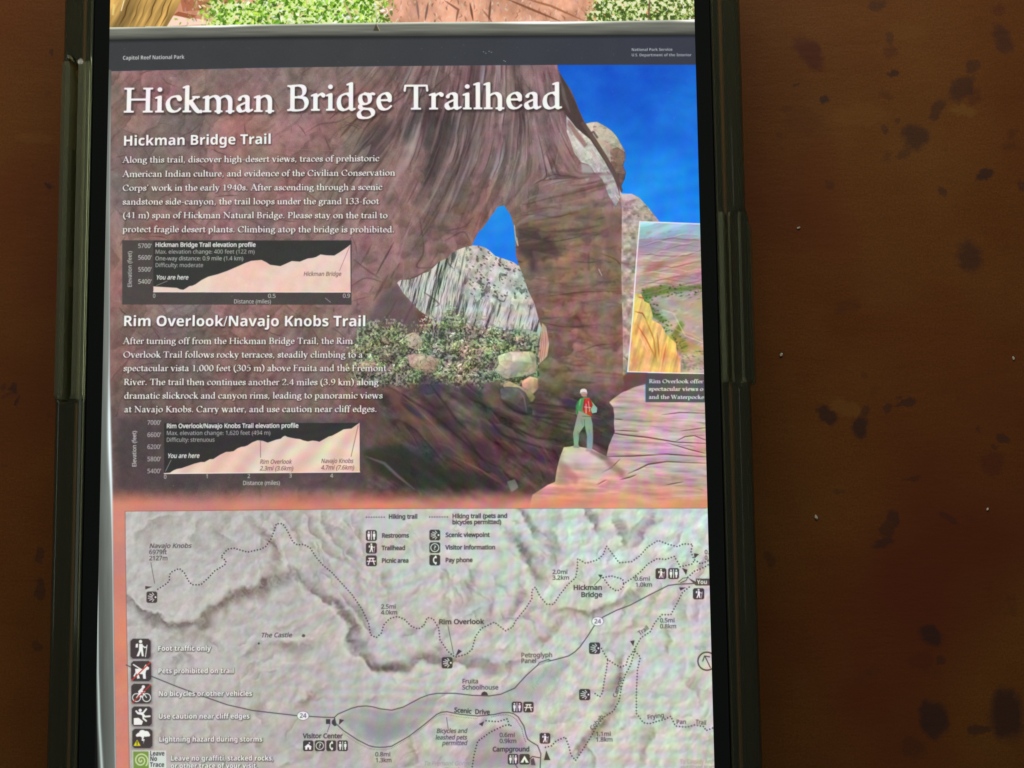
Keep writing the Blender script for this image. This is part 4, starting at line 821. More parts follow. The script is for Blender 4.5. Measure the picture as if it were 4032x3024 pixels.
def rel_(pts, wd, dark=.5, side=1, c=(112, 96, 90)):
    P = T(pts); m = wd * 3.2 + 14
    x0 = max(0, int(P[:, 0].min() - m)); x1 = min(CW, int(P[:, 0].max() + m)); y0 = max(0, int(P[:, 1].min() - m)); y1 = min(CH, int(P[:, 1].max() + m))
    if x1 <= x0 or y1 <= y0: return
    sl = (slice(y0, y1), slice(x0, x1)); p = np.array(pts, float)
    X = VX[sl] + 26 * wq1[sl] + 6 * wq3[sl]; Y = VY[sl] + 26 * wq2[sl] - 6 * wq3[sl]
    best = np.full(X.shape, 1e9); sg = np.zeros(X.shape); al = np.zeros(X.shape); cum = 0; tot = np.hypot(*np.diff(p, axis=0).T).sum()
    for i in range(len(p) - 1):
        d = p[i + 1] - p[i]; L = np.hypot(*d); t = np.clip(((X - p[i, 0]) * d[0] + (Y - p[i, 1]) * d[1]) / L ** 2, 0, 1)
        ex = X - p[i, 0] - t * d[0]; ey = Y - p[i, 1] - t * d[1]; q = np.hypot(ex, ey); nr = q < best
        best = np.where(nr, q, best); sg = np.where(nr, np.sign(d[0] * ey - d[1] * ex), sg); al = np.where(nr, cum + t * L, al); cum += L
    ds = best * sg * side; w_ = wd * (.28 + 1.15 * wq4[sl]); tp_ = np.sin(np.pi * np.clip(al / tot, .03, .97)) ** .45
    gul = fbm(al / 5.5 + 3 * wq3[sl], ds / 26, 741, 3)
    up = np.where(ds < 0, np.exp(-(ds / (w_ * .55)) ** 2), np.exp(-(ds / (w_ * 1.5)) ** 2))
    comp(sl, (up * tp_ * (.62 + .8 * (gul - .3))).clip(0, 1).astype(np.float32), tuple(v_ * .86 for v_ in c), min(1, dark * 1.25), mm)
    li = np.exp(-((ds + w_ * 1.25) / (w_ * .7)) ** 2) * tp_ * (.4 + .9 * gul)
    comp(sl, li.clip(0, 1).astype(np.float32), (228, 224, 216), dark * .6, mm)
    li = np.exp(-((ds - w_ * 2.6) / (w_ * 1.1)) ** 2) * tp_ * gul
    comp(sl, li.clip(0, 1).astype(np.float32), (214, 208, 200), dark * .35, mm)
for _ in range(120):
    x = rnd.uniform(560, 1530); y = rnd.uniform(1105, 1330 if x > 900 else 1240); l = rnd.uniform(20, 60); an = rnd.gauss(1.15, .28) if x < 1250 else rnd.gauss(1.9, .4)
    rel_([(x, y), (x + l * .5 * math.cos(an) + rnd.uniform(-4, 4), y + l * .5 * math.sin(an)), (x + l * math.cos(an), y + l * math.sin(an))], rnd.uniform(3, 7), rnd.uniform(.15, .4), rnd.choice([1, -1]), rnd.choice([(140, 132, 128), (146, 134, 124), (136, 134, 132)]))
for _ in range(120):
    x = rnd.uniform(290, 1530); y = rnd.uniform(1300, 1655); l = rnd.uniform(16, 60); an = rnd.gauss(-.7, .7)
    rel_([(x, y), (x + l * .5 * math.cos(an) + rnd.uniform(-4, 4), y + l * .5 * math.sin(an)), (x + l * math.cos(an), y + l * math.sin(an))], rnd.uniform(3, 8), rnd.uniform(.12, .36), rnd.choice([1, -1]), rnd.choice([(142, 128, 120), (140, 130, 130), (132, 124, 120)]))
for q, wd, dk_, sd, c in (
    ([(274, 1272), (286, 1302), (322, 1329), (361, 1345), (390, 1352), (436, 1343)], 9, .75, 1, (112, 100, 96)),
    ([(390, 1345), (436, 1335), (477, 1302), (510, 1285), (560, 1262), (600, 1240), (640, 1225)], 17, .72, 1, (118, 98, 88)),
    ([(640, 1235), (665, 1262), (697, 1290), (735, 1317), (754, 1347), (759, 1384), (777, 1413), (809, 1441)], 12, .75, -1, (118, 104, 102)),
    ([(790, 1430), (820, 1444), (859, 1449), (885, 1442)], 12, .85, -1, (92, 76, 70)),
    ([(870, 1452), (905, 1425), (935, 1430), (995, 1430), (1050, 1438)], 13, .62, -1, (116, 94, 86)),
    ([(740, 1285), (765, 1315), (785, 1345), (808, 1372)], 9, .5, -1, (130, 108, 100)),
    ([(560, 1395), (600, 1385), (650, 1398), (690, 1380)], 12, .45, 1, (134, 116, 108)),
    ([(520, 1420), (545, 1395), (560, 1380)], 10, .4, 1, (120, 106, 104)),
    ([(640, 1520), (670, 1500), (690, 1490)], 11, .5, 1, (128, 98, 84)),
    ([(540, 1120), (590, 1160), (602, 1210), (575, 1240)], 10, .45, 1, (132, 110, 98)),
    ([(650, 1105), (680, 1150), (720, 1200), (760, 1225)], 7, .4, -1, (140, 124, 118)),
    ([(690, 1105), (715, 1150), (745, 1195)], 6, .4, -1, (130, 118, 118)),
    ([(600, 1105), (640, 1150), (655, 1190)], 6, .35, -1, (140, 128, 120)),
    ([(760, 1110), (782, 1165), (800, 1230)], 7, .35, -1, (140, 126, 122)),
    ([(1120, 1098), (1140, 1130), (1168, 1160)], 8, .7, -1, (112, 104, 102)),
    ([(1092, 1145), (1120, 1178), (1154, 1226), (1160, 1260)], 11, .72, -1, (118, 112, 112)),
    ([(1258, 1098), (1280, 1125), (1296, 1155)], 9, .65, -1, (110, 110, 108)),
    ([(1327, 1110), (1340, 1145), (1352, 1175)], 8, .6, -1, (122, 120, 114)),
    ([(1412, 1102), (1408, 1130), (1389, 1158), (1362, 1178)], 12, .55, 1, (124, 104, 104)),
    ([(1205, 1105), (1195, 1150), (1210, 1190), (1200, 1225)], 14, .38, 1, (138, 128, 122)),
    ([(1130, 1250), (1135, 1285), (1110, 1320), (1095, 1345)], 10, .5, 1, (120, 120, 118)),
    ([(880, 1140), (900, 1200), (905, 1260)], 9, .3, -1, (150, 138, 132)), ([(985, 1240), (970, 1290), (975, 1340)], 10, .35, 1, (146, 134, 124)),
    ([(1045, 1210), (1020, 1250), (1015, 1300)], 10, .35, 1, (138, 128, 118)), ([(1060, 1290), (1050, 1340), (1062, 1370)], 8, .3, 1, (140, 128, 120)),
    ([(1395, 1262), (1345, 1297), (1280, 1317), (1228, 1314), (1190, 1330)], 11, .6, -1, (126, 112, 98)),
    ([(1220, 1340), (1190, 1370), (1160, 1400)], 10, .45, 1, (138, 108, 92)), ([(1342, 1412), (1335, 1455), (1328, 1500)], 12, .62, 1, (128, 108, 96)),
    ([(1325, 1515), (1290, 1560), (1262, 1596), (1241, 1634)], 14, .62, -1, (126, 100, 86)), ([(1042, 1425), (1080, 1440), (1125, 1430)], 10, .45, 1, (120, 96, 92)),
    ([(1440, 1355), (1447, 1385), (1440, 1420)], 7, .45, 1, (150, 122, 92)), ([(1470, 1460), (1500, 1490), (1515, 1520)], 8, .4, -1, (152, 132, 112)),
    ([(1410, 1570), (1400, 1610), (1385, 1650)], 9, .45, 1, (148, 122, 106)), ([(1265, 1600), (1280, 1640), (1290, 1662)], 8, .45, 1, (140, 118, 100)),
    ([(1420, 1280), (1415, 1310)], 8, .35, 1, (140, 134, 116)), ([(880, 1590), (905, 1640), (860, 1660)], 9, .35, 1, (140, 108, 96)),
    ([(690, 1640), (720, 1600), (640, 1650)], 9, .3, 1, (144, 122, 116)), ([(290, 1160), (330, 1130), (390, 1112)], 9, .35, 1, (140, 128, 118)),
    ([(430, 1115), (410, 1160), (440, 1190)], 9, .35, -1, (140, 130, 122)), ([(350, 1385), (420, 1370), (480, 1395)], 9, .35, 1, (150, 140, 132)), ([(360, 1425), (400, 1412), (420, 1430)], 9, .35, 1, (128, 112, 116)),
    ([(500, 1110), (470, 1150), (500, 1180)], 9, .35, 1, (132, 122, 112))):
    rel_(q, wd, dk_, sd, c)
softfill([(733, 1552), (760, 1532), (800, 1527), (850, 1537), (905, 1510), (950, 1500), (935, 1540), (880, 1588), (815, 1610), (770, 1590)], (150, 152, 150), .65, 3, mm)
softfill([(785, 1560), (830, 1545), (860, 1556), (880, 1575), (830, 1600), (790, 1590)], (136, 142, 142), .5, 6, mm)
softfill([(1070, 1500), (1130, 1465), (1190, 1430), (1240, 1420), (1190, 1480), (1150, 1530), (1110, 1535), (1090, 1545), (960, 1535), (975, 1505)], (160, 164, 162), .55, 4, mm)
softfill([(1020, 1600), (1060, 1570), (1120, 1580), (1145, 1620), (1160, 1662), (1000, 1662)], (152, 138, 136), .6, 4, mm)
softfill([(786, 1100), (1110, 1100), (1110, 1228), (786, 1228)], (206, 206, 198), .45, 2, mm)
stroke([(270.3, 1104), (271.3, 1200), (272.8, 1302), (276.5, 1500), (279.6, 1659)], 1.4, (120, 80, 72), .6); stroke([(270.3, 1103.6), (800, 1098), (1525, 1096.8)], 1.2, (130, 80, 76), .6)
DT = (74, 66, 68)
# roads and trails
R24 = [(272.8, 1435.5), (300, 1448), (327.4, 1460), (381.9, 1482), (436.5, 1502.4), (491, 1521.5), (545.6, 1533.8), (603.4, 1540.6), (640.4, 1544.8), (700, 1548.4), (722.2, 1548.8), (730, 1541.5), (759.4, 1529), (775, 1525), (791.6, 1524), (806, 1526), (821.4, 1530.2), (846.2, 1533.2), (871, 1526.5), (908.2, 1506.7), (926, 1500), (945.4, 1496.7), (982.6, 1496.7), (1019.8, 1501), (1057, 1502.4), (1081.8, 1498.6), (1111.7, 1485.6), (1124, 1472), (1136.5, 1458.3), (1161.3, 1436), (1178, 1429), (1196, 1424.8), (1228.3, 1416), (1242, 1407), (1253, 1396.3), (1270.5, 1371.5), (1282.9, 1351.7), (1302.7, 1331.8), (1332.5, 1317), (1359.7, 1307), (1401.9, 1284.7), (1444, 1263.6), (1465, 1261), (1488.7, 1260), (1510, 1258.7), (1540, 1260)]
stroke(R24, 2.3, (92, 86, 92), .95)
LP = [(722, 1548.8), (726, 1562.5), (742, 1577.3), (771.8, 1597), (796.6, 1609.6), (808, 1612.5), (821.4, 1613.3), (833, 1612.8), (846.2, 1610.8), (883.4, 1589.7), (915.6, 1565), (942.9, 1542.6), (953, 1537.6), (965.2, 1536.4), (995, 1542.2), (1032.2, 1545.8), (1067, 1542.6), (1085, 1538.6), (1099.3, 1538), (1110, 1541), (1119.2, 1547.6), (1131.6, 1567.4), (1136.5, 1587.3), (1140, 1596), (1146.5, 1600.9), (1161.3, 1609.6), (1168.3, 1627), (1166, 1675)]
dots([(x - 1.5, y + 5.5) for x, y in LP[2:16]], 3.6, .8, (90, 84, 60), .9); dots([(x - 1.5, y + 5.5) for x, y in LP[2:16]], 3.6, .5, (214, 208, 150), .5)
dots([(x - 4.5, y + 5) for x, y in LP[16:24]], 3.6, .9, DT, .8)
stroke(LP, 2.3, (92, 86, 92), .95)
TR = [
 [(341, 1271.9), (351.9, 1265), (362, 1258), (366, 1253), (366, 1242), (369, 1235.4), (387.4, 1226.9), (398.3, 1236.4), (406.5, 1252.8), (414.7, 1262.3), (433.8, 1262.3), (450, 1247.3), (463.8, 1232.3), (485.6, 1219.3), (488.3, 1210.3), (477.4, 1202), (491, 1185.7), (504.7, 1183), (534.7, 1191.7), (562, 1185.7), (573.4, 1180.5), (585.8, 1162.7), (593.2, 1142.8), (597, 1130.4), (610.6, 1130.4), (620.5, 1145.3), (632.9, 1170), (642.8, 1176.3), (655.2, 1174.6), (670, 1182.5), (682.5, 1202.3), (697.4, 1219.7), (717.2, 1236), (732, 1252.5), (759.4, 1282.2), (781.7, 1314.5), (796.6, 1346.7), (800.3, 1370.3), (812.7, 1376.5), (823.9, 1366.5), (828.8, 1349.2), (841.2, 1335.5), (858.6, 1330.6), (873.5, 1336.8), (888.4, 1351.7), (903.2, 1357.9), (915.6, 1350.4), (923, 1333), (935.5, 1335.5), (947.9, 1356.6), (950.4, 1381.4), (967.7, 1406.2), (982.6, 1418.6), (1007.4, 1412.4), (1019.8, 1401.3), (1027.2, 1374), (1039.6, 1356.6), (1068, 1343), (1091.9, 1361.6), (1106.8, 1354), (1114.2, 1339.3), (1136.5, 1312), (1148.9, 1292), (1148.9, 1274.8), (1156.4, 1267.3), (1166.3, 1287.2), (1181.2, 1304.5), (1196, 1304.5), (1208.5, 1284.7), (1225.8, 1262.4), (1243.2, 1247.5), (1246.9, 1229.6), (1248, 1206), (1265.5, 1216), (1290.3, 1208.5), (1302.7, 1197.4), (1310, 1178.8), (1322.5, 1194.9), (1337.4, 1214.7), (1364.7, 1212.3), (1382, 1199.9), (1399.4, 1180), (1421.7, 1166.4), (1444, 1175), (1463.9, 1180), (1476.3, 1173.8), (1496.1, 1175), (1492.4, 1190), (1498.6, 1207.3), (1513.5, 1217.2), (1530.8, 1209.8)],
 [(1302.7, 1247), (1317.6, 1267.3), (1332.5, 1276), (1344.9, 1269.8), (1347.3, 1259.9), (1367, 1247.5), (1384.5, 1233.3), (1399.4, 1217.2), (1419.3, 1206), (1439, 1207.3), (1456.5, 1201), (1466.4, 1217.2), (1468.9, 1223.4), (1496.1, 1217.2), (1500, 1208)],
 [(1303, 1247), (1320, 1243), (1345, 1250), (1347, 1259)], [(1486, 1246), (1500, 1233), (1520, 1225), (1535, 1216)],
 [(1488.7, 1267.3), (1473.8, 1279.7), (1461.4, 1304.5), (1449, 1326.9), (1429.2, 1326.9), (1414.3, 1344.2), (1404.4, 1364), (1384.5, 1376.5), (1372, 1398.8), (1362.2, 1415), (1357.3, 1418.6), (1352.3, 1436), (1339.9, 1439.7), (1327.5, 1433.5), (1312.6, 1423.6), (1302.7, 1406.2), (1297.7, 1396.3)],
 [(1312.6, 1426), (1310, 1445.9), (1305.2, 1470.7), (1301.5, 1495.5), (1295.3, 1504.2), (1282.9, 1495.5)],
 [(1372, 1401), (1362.2, 1436), (1349.8, 1458.3), (1342.4, 1483), (1337.4, 1512.9), (1325, 1535), (1305.2, 1547.6), (1287.8, 1569.9), (1275.4, 1592.2), (1258, 1619.5), (1243.2, 1641.8), (1233.3, 1629.4), (1228.3, 1609.6), (1220.9, 1591), (1201, 1599.7), (1192, 1610), (1173.7, 1614.5)],
 [(1372, 1406), (1383.3, 1418.6), (1377, 1445.9), (1374.6, 1495.5), (1374.6, 1540), (1389.5, 1560), (1401.9, 1562.5), (1436.6, 1552.5), (1449, 1546.3), (1458.9, 1567.4), (1483.7, 1569.9), (1501, 1565), (1521, 1568.7), (1524.7, 1577.3), (1540.8, 1571)],
 [(1019, 1662), (1024, 1630), (1032, 1600), (1060, 1580), (1090, 1566), (1104, 1565), (1102, 1572)], [(1050, 1556), (1075, 1558), (1096, 1552), (1100, 1566)]]
for q in TR: dots(q, 6.4, 1.5, (58, 48, 54), .96)
for q in ([(326, 1214.4), (334, 1259)], [(967.7, 1351), (979.6, 1411)], [(713, 1563), (707, 1580)], [(964.6, 1549), (968, 1573)], [(1284, 1263), (1299, 1247)]): stroke(q, 1.3, (92, 84, 84), .9)
for q in ([(313.7, 1265), (329, 1266.5), (314, 1272.5)], [(990, 1401.3), (998, 1406), (984, 1417)], [(733.4, 1552), (743.5, 1554.6), (732, 1565)], [(1034, 1563), (1046, 1557), (1042, 1568)], [(1292, 1240), (1297, 1247.6), (1302, 1241)], [(1473, 1226), (1485, 1229.6), (1482, 1241)], [(1467, 1268), (1482, 1268), (1470, 1275)], [(1361, 1384), (1371, 1382), (1368, 1395)], [(1180, 1620), (1175, 1641), (1189, 1641)], [(1499, 1194), (1510, 1196), (1500, 1206)]):
    fill(q, (74, 62, 62), .95)
fill([(704.1, 1552.5), (713.5, 1552.5), (713.5, 1563), (704.1, 1563)], (72, 68, 72)); fill([(724, 1550), (717, 1556), (716.5, 1562), (722, 1567.5), (727, 1567), (724, 1558)], (72, 68, 72))
disc(655.7, 1372.2, 3.8, 3.4, (100, 84, 84)); disc(559, 1389, 2.2, 2.2, (70, 64, 64)); fill([(1039, 1501), (1041, 1495), (1046.6, 1492.5), (1052, 1495), (1054.5, 1501)], DT)
fill([(1161.5, 1435.5), (1165, 1430), (1185, 1423), (1189, 1425), (1170, 1435)], (170, 164, 160)); stroke([(1161.5, 1435.5), (1165, 1430), (1185, 1423), (1189, 1426)], 1.4, DT)
stroke([(1466, 1256), (1475, 1248), (1485, 1247), (1483, 1252), (1470, 1258)], 1.5, DT, .9)
for cx, cy in ((654.5, 1545.1), (1291, 1341.2)):
    disc(cx, cy, 13.4, 10.2, (96, 88, 90), .9); disc(cx, cy, 12.4, 9.3, (236, 236, 232)); text('24', cx - 7.4, cy + 4.4, cx + 7.4, cy + 4.4, 'sans', 8.8, (84, 76, 80), .15)
TM('lettering on the map')
# lettering on the map
mt = [("Navajo Knobs", 321.9, 1182.8, 413.3, 1182.4, 'italic', 9.2, 0), ("6979ft", 321.9, 1196.2, 360, 1196, 'sans', 9.2, 0), ("2127m", 321.9, 1209.4, 362.3, 1209.2, 'sans', 9.2, 0),
      ("Hiking trail", 839.3, 1119.4, 902, 1119.2, 'sans', 8.8, 1), ("Hiking trail (pets and", 976.9, 1118.4, 1096.1, 1117.6, 'sans', 8.8, 1), ("bicycles permitted)", 976.9, 1131.4, 1083.2, 1130.8, 'sans', 8.8, 1),
      ("Restrooms", 824.6, 1160.4, 883.4, 1160, 'sans', 8.8, 1), ("Trailhead", 824.6, 1187.2, 875.5, 1187, 'sans', 8.8, 1), ("Picnic area", 824.4, 1214.6, 882.9, 1214.2, 'sans', 8.8, 1),
      ("Scenic viewpoint", 962.3, 1159, 1057.7, 1158.6, 'sans', 8.8, 1), ("Visitor information", 962.3, 1186, 1070, 1185.6, 'sans', 8.8, 1), ("Pay phone", 962, 1213.4, 1021, 1213, 'sans', 8.8, 1),
      ("2.0mi", 1193, 1238.8, 1226.4, 1238.6, 'sans', 8.6, 0), ("3.2km", 1193, 1251.4, 1230, 1251, 'sans', 8.6, 0), ("0.6mi", 1370.5, 1253.6, 1404.6, 1253.4, 'sans', 8.6, 0), ("1.0km", 1372.5, 1266.6, 1409, 1266, 'sans', 8.6, 0),
      ("Hickman", 1238.2, 1273.2, 1301, 1273, 'sans', 9.8, 1), ("Bridge", 1254.8, 1288.6, 1301, 1288.4, 'sans', 9.8, 1), ("2.5mi", 823, 1313.8, 855.4, 1313.6, 'sans', 8.6, 0), ("4.0km", 822.8, 1326.4, 858.6, 1326.2, 'sans', 8.6, 0),
      ("Rim Overlook", 947.9, 1347.3, 1045.3, 1346.8, 'sans', 9.8, 1), ("The Castle", 563.5, 1375.7, 630.4, 1375.4, 'italic', 9.2, 0), ("Petroglyph", 1125.4, 1418.8, 1193.6, 1418.4, 'sans', 9.2, 0), ("Panel", 1125.4, 1431.4, 1158.9, 1431, 'sans', 9.2, 0),
      ("Fruita", 998.2, 1475.2, 1033.4, 1475, 'sans', 9, 0), ("Schoolhouse", 998.2, 1488.6, 1076.8, 1488.4, 'sans', 9, 0), ("Scenic", 980.6, 1537.2, 1018, 1540.6, 'sans', 9.4, 1), ("Drive", 1025.6, 1541.2, 1058.2, 1542, 'sans', 9.4, 1),
      ("Visitor Center", 654.5, 1593.6, 740.3, 1593.4, 'sans', 9.2, 1), ("0.8mi", 810.2, 1633, 843.7, 1632.8, 'sans', 8.6, 0), ("1.3km", 811, 1645.6, 846.2, 1645.4, 'sans', 8.6, 0),
      ("Bicycles and", 942.4, 1582.4, 1009, 1582.2, 'italic', 8.8, 0), ("leashed pets", 940.4, 1596.5, 1008.4, 1596.3, 'italic', 8.8, 0), ("permitted", 954.6, 1608.6, 1009, 1608.4, 'italic', 8.8, 0),
      ("0.5mi", 1425.5, 1343.6, 1457.7, 1343.4, 'sans', 8.6, 0), ("0.8km", 1425.5, 1356.2, 1461.4, 1356, 'sans', 8.6, 0), ("Trail", 1382, 1371.5, 1402.4, 1357, 'sans', 8.6, 0), ("Canyon", 1331.5, 1506.7, 1345.6, 1463.3, 'sans', 8.6, 0), ("Cohab", 1279.9, 1577.3, 1304.5, 1547.6, 'sans', 8.6, 0),
      ("Frying", 1398.7, 1553, 1435.4, 1547.8, 'sans', 8.8, 0), ("Pan", 1460.7, 1563, 1482.5, 1562.6, 'sans', 8.6, 0), ("Trail", 1502.3, 1562.6, 1525.4, 1565, 'sans', 8.6, 0), ("1.1mi", 1286.6, 1588.7, 1320, 1588.5, 'sans', 8.6, 0), ("1.8km", 1286.6, 1601, 1323.8, 1600.8, 'sans', 8.6, 0),
      ("0.6mi", 1078.8, 1591.2, 1112.5, 1591, 'sans', 8.6, 0), ("0.9km", 1078.8, 1604.1, 1116, 1603.9, 'sans', 8.6, 0), ("Campground", 1064, 1622.2, 1144, 1622, 'sans', 9.2, 1), ("0.", 1522, 1196, 1531, 1196, 'sans', 8.6, 0), ("0.", 1522, 1208, 1531, 1208, 'sans', 8.6, 0)]
for s, xa, ya, xb, yb_, f, cp, bd in mt: text(s, xa, ya, xb, yb_, f, cp, (72, 64, 68) if bd else (82, 73, 76), .48 if bd else .25, alpha=.97)
for s, xa, ya, xb, yb_ in (("To Fremont Gorge", 915.6, 1652.6, 1015.6, 1652.4), ("To Cassidy Arch", 1468.9, 1648.7, 1545, 1648.4), ("and Grand Wash", 1468.9, 1661.5, 1546, 1661.2), ("Overlook", 960, 1666, 1015, 1666), ("North", 1501, 1402.8, 1524.7, 1402.6)): text(s, xa, ya, xb, yb_, 'italic' if s[0] in 'TO' and 'Fre' in s else 'sans', 8.6, (150, 136, 134), .0, alpha=.9)
for s, xa, ya, xb, yb_ in (("River", 1213, 1452, 1234.5, 1434.5), ("Fremont", 1154, 1490, 1184, 1447), ("Creek", 884, 1573, 905, 1553), ("Sulphur", 832, 1542, 862, 1560)): text(s, xa, ya, xb, yb_, 'italic', 8.6, (138, 150, 156), .0, alpha=.85)
dots([(791.6, 1116.3), (831, 1116.1)], 5.4, 1.3, DT); dots([(928, 1115.9), (967, 1115.7)], 5.4, 1.3, DT)
fill([(1503, 1248.8), (1546, 1248.8), (1546, 1264), (1503, 1264)], (92, 80, 76)); fill([(1486, 1247), (1504, 1256), (1503, 1264)], (92, 80, 76)); text('You', 1505.5, 1260.6, 1527.9, 1260.6, 'bold', 9, Wt, 0)
ring(1527, 1427.3, 19.5, 3, (84, 76, 74)); stroke([(1534.5, 1441), (1523, 1417)], 2, DT); stroke([(1518, 1427), (1522, 1416), (1533, 1418)], 2, DT)
TM('# pictogram tiles')
# pictogram tiles
TILE = (70, 62, 62)
def tile(x0, y0, x1, y1, c=TILE):
    r_ = (x1 - x0) * .12
    fill([(x0 + r_, y0), (x1 - r_, y0), (x1, y0 + r_), (x1, y1 - r_), (x1 - r_, y1), (x0 + r_, y1), (x0, y1 - r_), (x0, y0 + r_)], c, .97)
def pict(kind, x0, y0, x1, y1, c=(240, 240, 236)):
    W_, H_ = x1 - x0, y1 - y0
    q = lambda pts: [(x0 + W_ * a_, y0 + H_ * b_) for a_, b_ in pts]
    S = lambda pts, wd: stroke(q(pts), wd * W_, c)
    D = lambda a_, b_, r_: disc(x0 + W_ * a_, y0 + H_ * b_, r_ * W_, r_ * W_, c)
    tile(x0, y0, x1, y1)
    if kind == 'rest':
        S([(.5, .12), (.5, .88)], .07)
        for cx in (.26, .75):
            D(cx, .2, .08); fill(q([(cx - .12, .32), (cx + .12, .32), (cx + .12, .6), (cx + .07, .62), (cx + .06, .88), (cx - .06, .88), (cx - .07, .62), (cx - .12, .6)]), c)
    elif kind == 'hike':
        D(.5, .14, .085); fill(q([(.43, .25), (.6, .25), (.62, .55), (.66, .88), (.56, .88), (.52, .62), (.42, .88), (.3, .88), (.42, .58)]), c); fill(q([(.27, .26), (.38, .24), (.37, .44), (.25, .44)]), c); S([(.58, .34), (.7, .44), (.78, .42)], .06); S([(.82, .32), (.74, .9)], .04)
    elif kind == 'view':
        D(.84, .5, .085)
        for an in (-68, -40, -13, 14, 41, 68):
            ca, sa = math.cos(math.radians(180 + an)), math.sin(math.radians(180 + an)); S([(.78 + .24 * ca, .5 + .22 * sa), (.78 + .64 * ca, .5 + .42 * sa)], .065)
    elif kind == 'picnic':
        S([(.26, .28), (.74, .28)], .1); S([(.12, .54), (.88, .54)], .09); S([(.4, .3), (.22, .84)], .09); S([(.6, .3), (.78, .84)], .09)
    elif kind == 'info':
        ring((x0 + x1) / 2, (y0 + y1) / 2, W_ * .37, W_ * .07, c); text('?', x0 + W_ * .34, y0 + H_ * .7, x0 + W_ * .66, y0 + H_ * .7, 'bold', H_ * .4, c)
    elif kind == 'phone':
        S([(.58, .18), (.42, .32), (.38, .5), (.42, .68), (.58, .82)], .12); S([(.58, .14), (.62, .26)], .14); S([(.58, .86), (.62, .74)], .14)
    elif kind == 'house':
        fill(q([(.5, .32), (.88, .62), (.78, .62), (.78, .86), (.58, .86), (.58, .66), (.42, .66), (.42, .86), (.22, .86), (.22, .62), (.12, .62)]), c); D(.62, .24, .07)
    elif kind == 'tent':
        fill(q([(.5, .16), (.9, .82), (.62, .82), (.5, .5), (.38, .82), (.1, .82)]), c)
for k, a in (('rest', (790.4, 1144, 814, 1167.6)), ('hike', (790.4, 1171.3, 814, 1194.9)), ('picnic', (790.4, 1198.6, 814, 1222.2)), ('view', (927.5, 1143.3, 950.9, 1166.4)), ('info', (927.5, 1170.4, 950.9, 1193.8)), ('phone', (927.5, 1197.4, 950.9, 1220.6)),
             ('view', (316.4, 1276.8, 339.6, 1301.3)), ('view', (954, 1418.6, 977.6, 1442.9)), ('view', (1272.4, 1386.9, 1296.5, 1411.7)), ('view', (1251, 1487.3, 1275, 1511.6)), ('hike', (1416, 1226.5, 1439.5, 1250)), ('rest', (1443.3, 1226.3, 1466.8, 1249.8)),
             ('hike', (1496.8, 1269.7, 1521.3, 1293.7)), ('hike', (1165.6, 1582.3, 1188.6, 1605.4)), ('rest', (1105.5, 1514.8, 1127.9, 1538)), ('picnic', (1130.3, 1514.8, 1152.7, 1538)), ('rest', (1096.9, 1627.7, 1119.7, 1650.5)), ('tent', (1121.7, 1627.7, 1144.5, 1650.5)),
             ('house', (654.5, 1598.4, 677, 1621.5)), ('info', (680, 1598.4, 701.6, 1621.5)), ('phone', (704.8, 1598.4, 726, 1621.5)), ('rest', (729, 1598.4, 751.5, 1621.5))): pict(k, *a)
fill([(1146, 1640), (1153, 1636), (1157, 1652), (1147, 1652)], (92, 84, 84)); stroke([(1145, 1638), (1150, 1633), (1166, 1636)], 1.8, DT); stroke([(1113, 1650), (1120, 1662)], 2, DT, .8)
# large pictograms at the left
def bold_(s, xa, ya, xb, yb_): text(s, xa, ya, xb, yb_, 'bold', 10.2, (244, 244, 240), .0, shadow=.7, shc=(84, 76, 76))
for s, xa, y, xb in (('Foot traffic only', 340.5, 1404.9, 455.6), ('Pets prohibited on trail', 341, 1453.4, 505.5), ('No bicycles or other vehicles', 341.8, 1502.6, 544.8), ('Use caution near cliff edges', 341.8, 1551.6, 539.3), ('Lightning hazard during storms', 343, 1601.2, 566.9), ('Leave no graffiti, stacked rocks,', 368.3, 1642.2, 590.3), ('or other trace of your visit.', 368.3, 1658.6, 556)): bold_(s, xa, y, xb, y - .3)
B1 = (281.8, 1378.8, 325.5, 1421.9); B2 = (283, 1426.8, 326.6, 1470.5); B3 = (283.6, 1475.9, 327, 1518.8); B4 = (284.6, 1525, 328, 1567.3); B5 = (285.7, 1573.3, 329.2, 1615.2)
Cw = (240, 240, 236)
for b in (B1, B2, B3, B4, B5): softfill([(b[0], b[1] + 2), (b[2] + 2, b[1] + 2), (b[2] + 2, b[3] + 2), (b[0], b[3] + 2)], (70, 62, 62), .5, 2)
pict('hike', *B1)
def Q(b, pts): return [(b[0] + (b[2] - b[0]) * x, b[1] + (b[3] - b[1]) * y) for x, y in pts]
tile(*B2); fill(Q(B2, [(.2, .38), (.6, .4), (.68, .24), (.74, .16), (.8, .26), (.9, .32), (.88, .42), (.76, .46), (.72, .6), (.74, .88), (.6, .88), (.58, .66), (.38, .64), (.44, .86), (.3, .88), (.28, .6), (.16, .8), (.12, .74), (.22, .56)]), Cw)
stroke(Q(B2, [(.12, .18), (.5, .42)]), 2.6, Cw); stroke(Q(B2, [(.04, .96), (.96, .06)]), 2.4, (196, 60, 52))
tile(*B3)
for cx in (.26, .76): ring(*Q(B3, [(cx, .7)])[0], 8.6, 1.9, Cw)
stroke(Q(B3, [(.26, .7), (.42, .48), (.62, .5), (.76, .7)]), 2, Cw); stroke(Q(B3, [(.42, .46), (.54, .7), (.62, .5)]), 1.8, Cw)
fill(Q(B3, [(.34, .38), (.52, .2), (.62, .26), (.56, .36), (.7, .38), (.68, .44), (.5, .44), (.46, .42), (.52, .66), (.44, .68), (.36, .5)]), Cw); disc(*Q(B3, [(.6, .16)])[0], 3.6, 3.6, Cw)
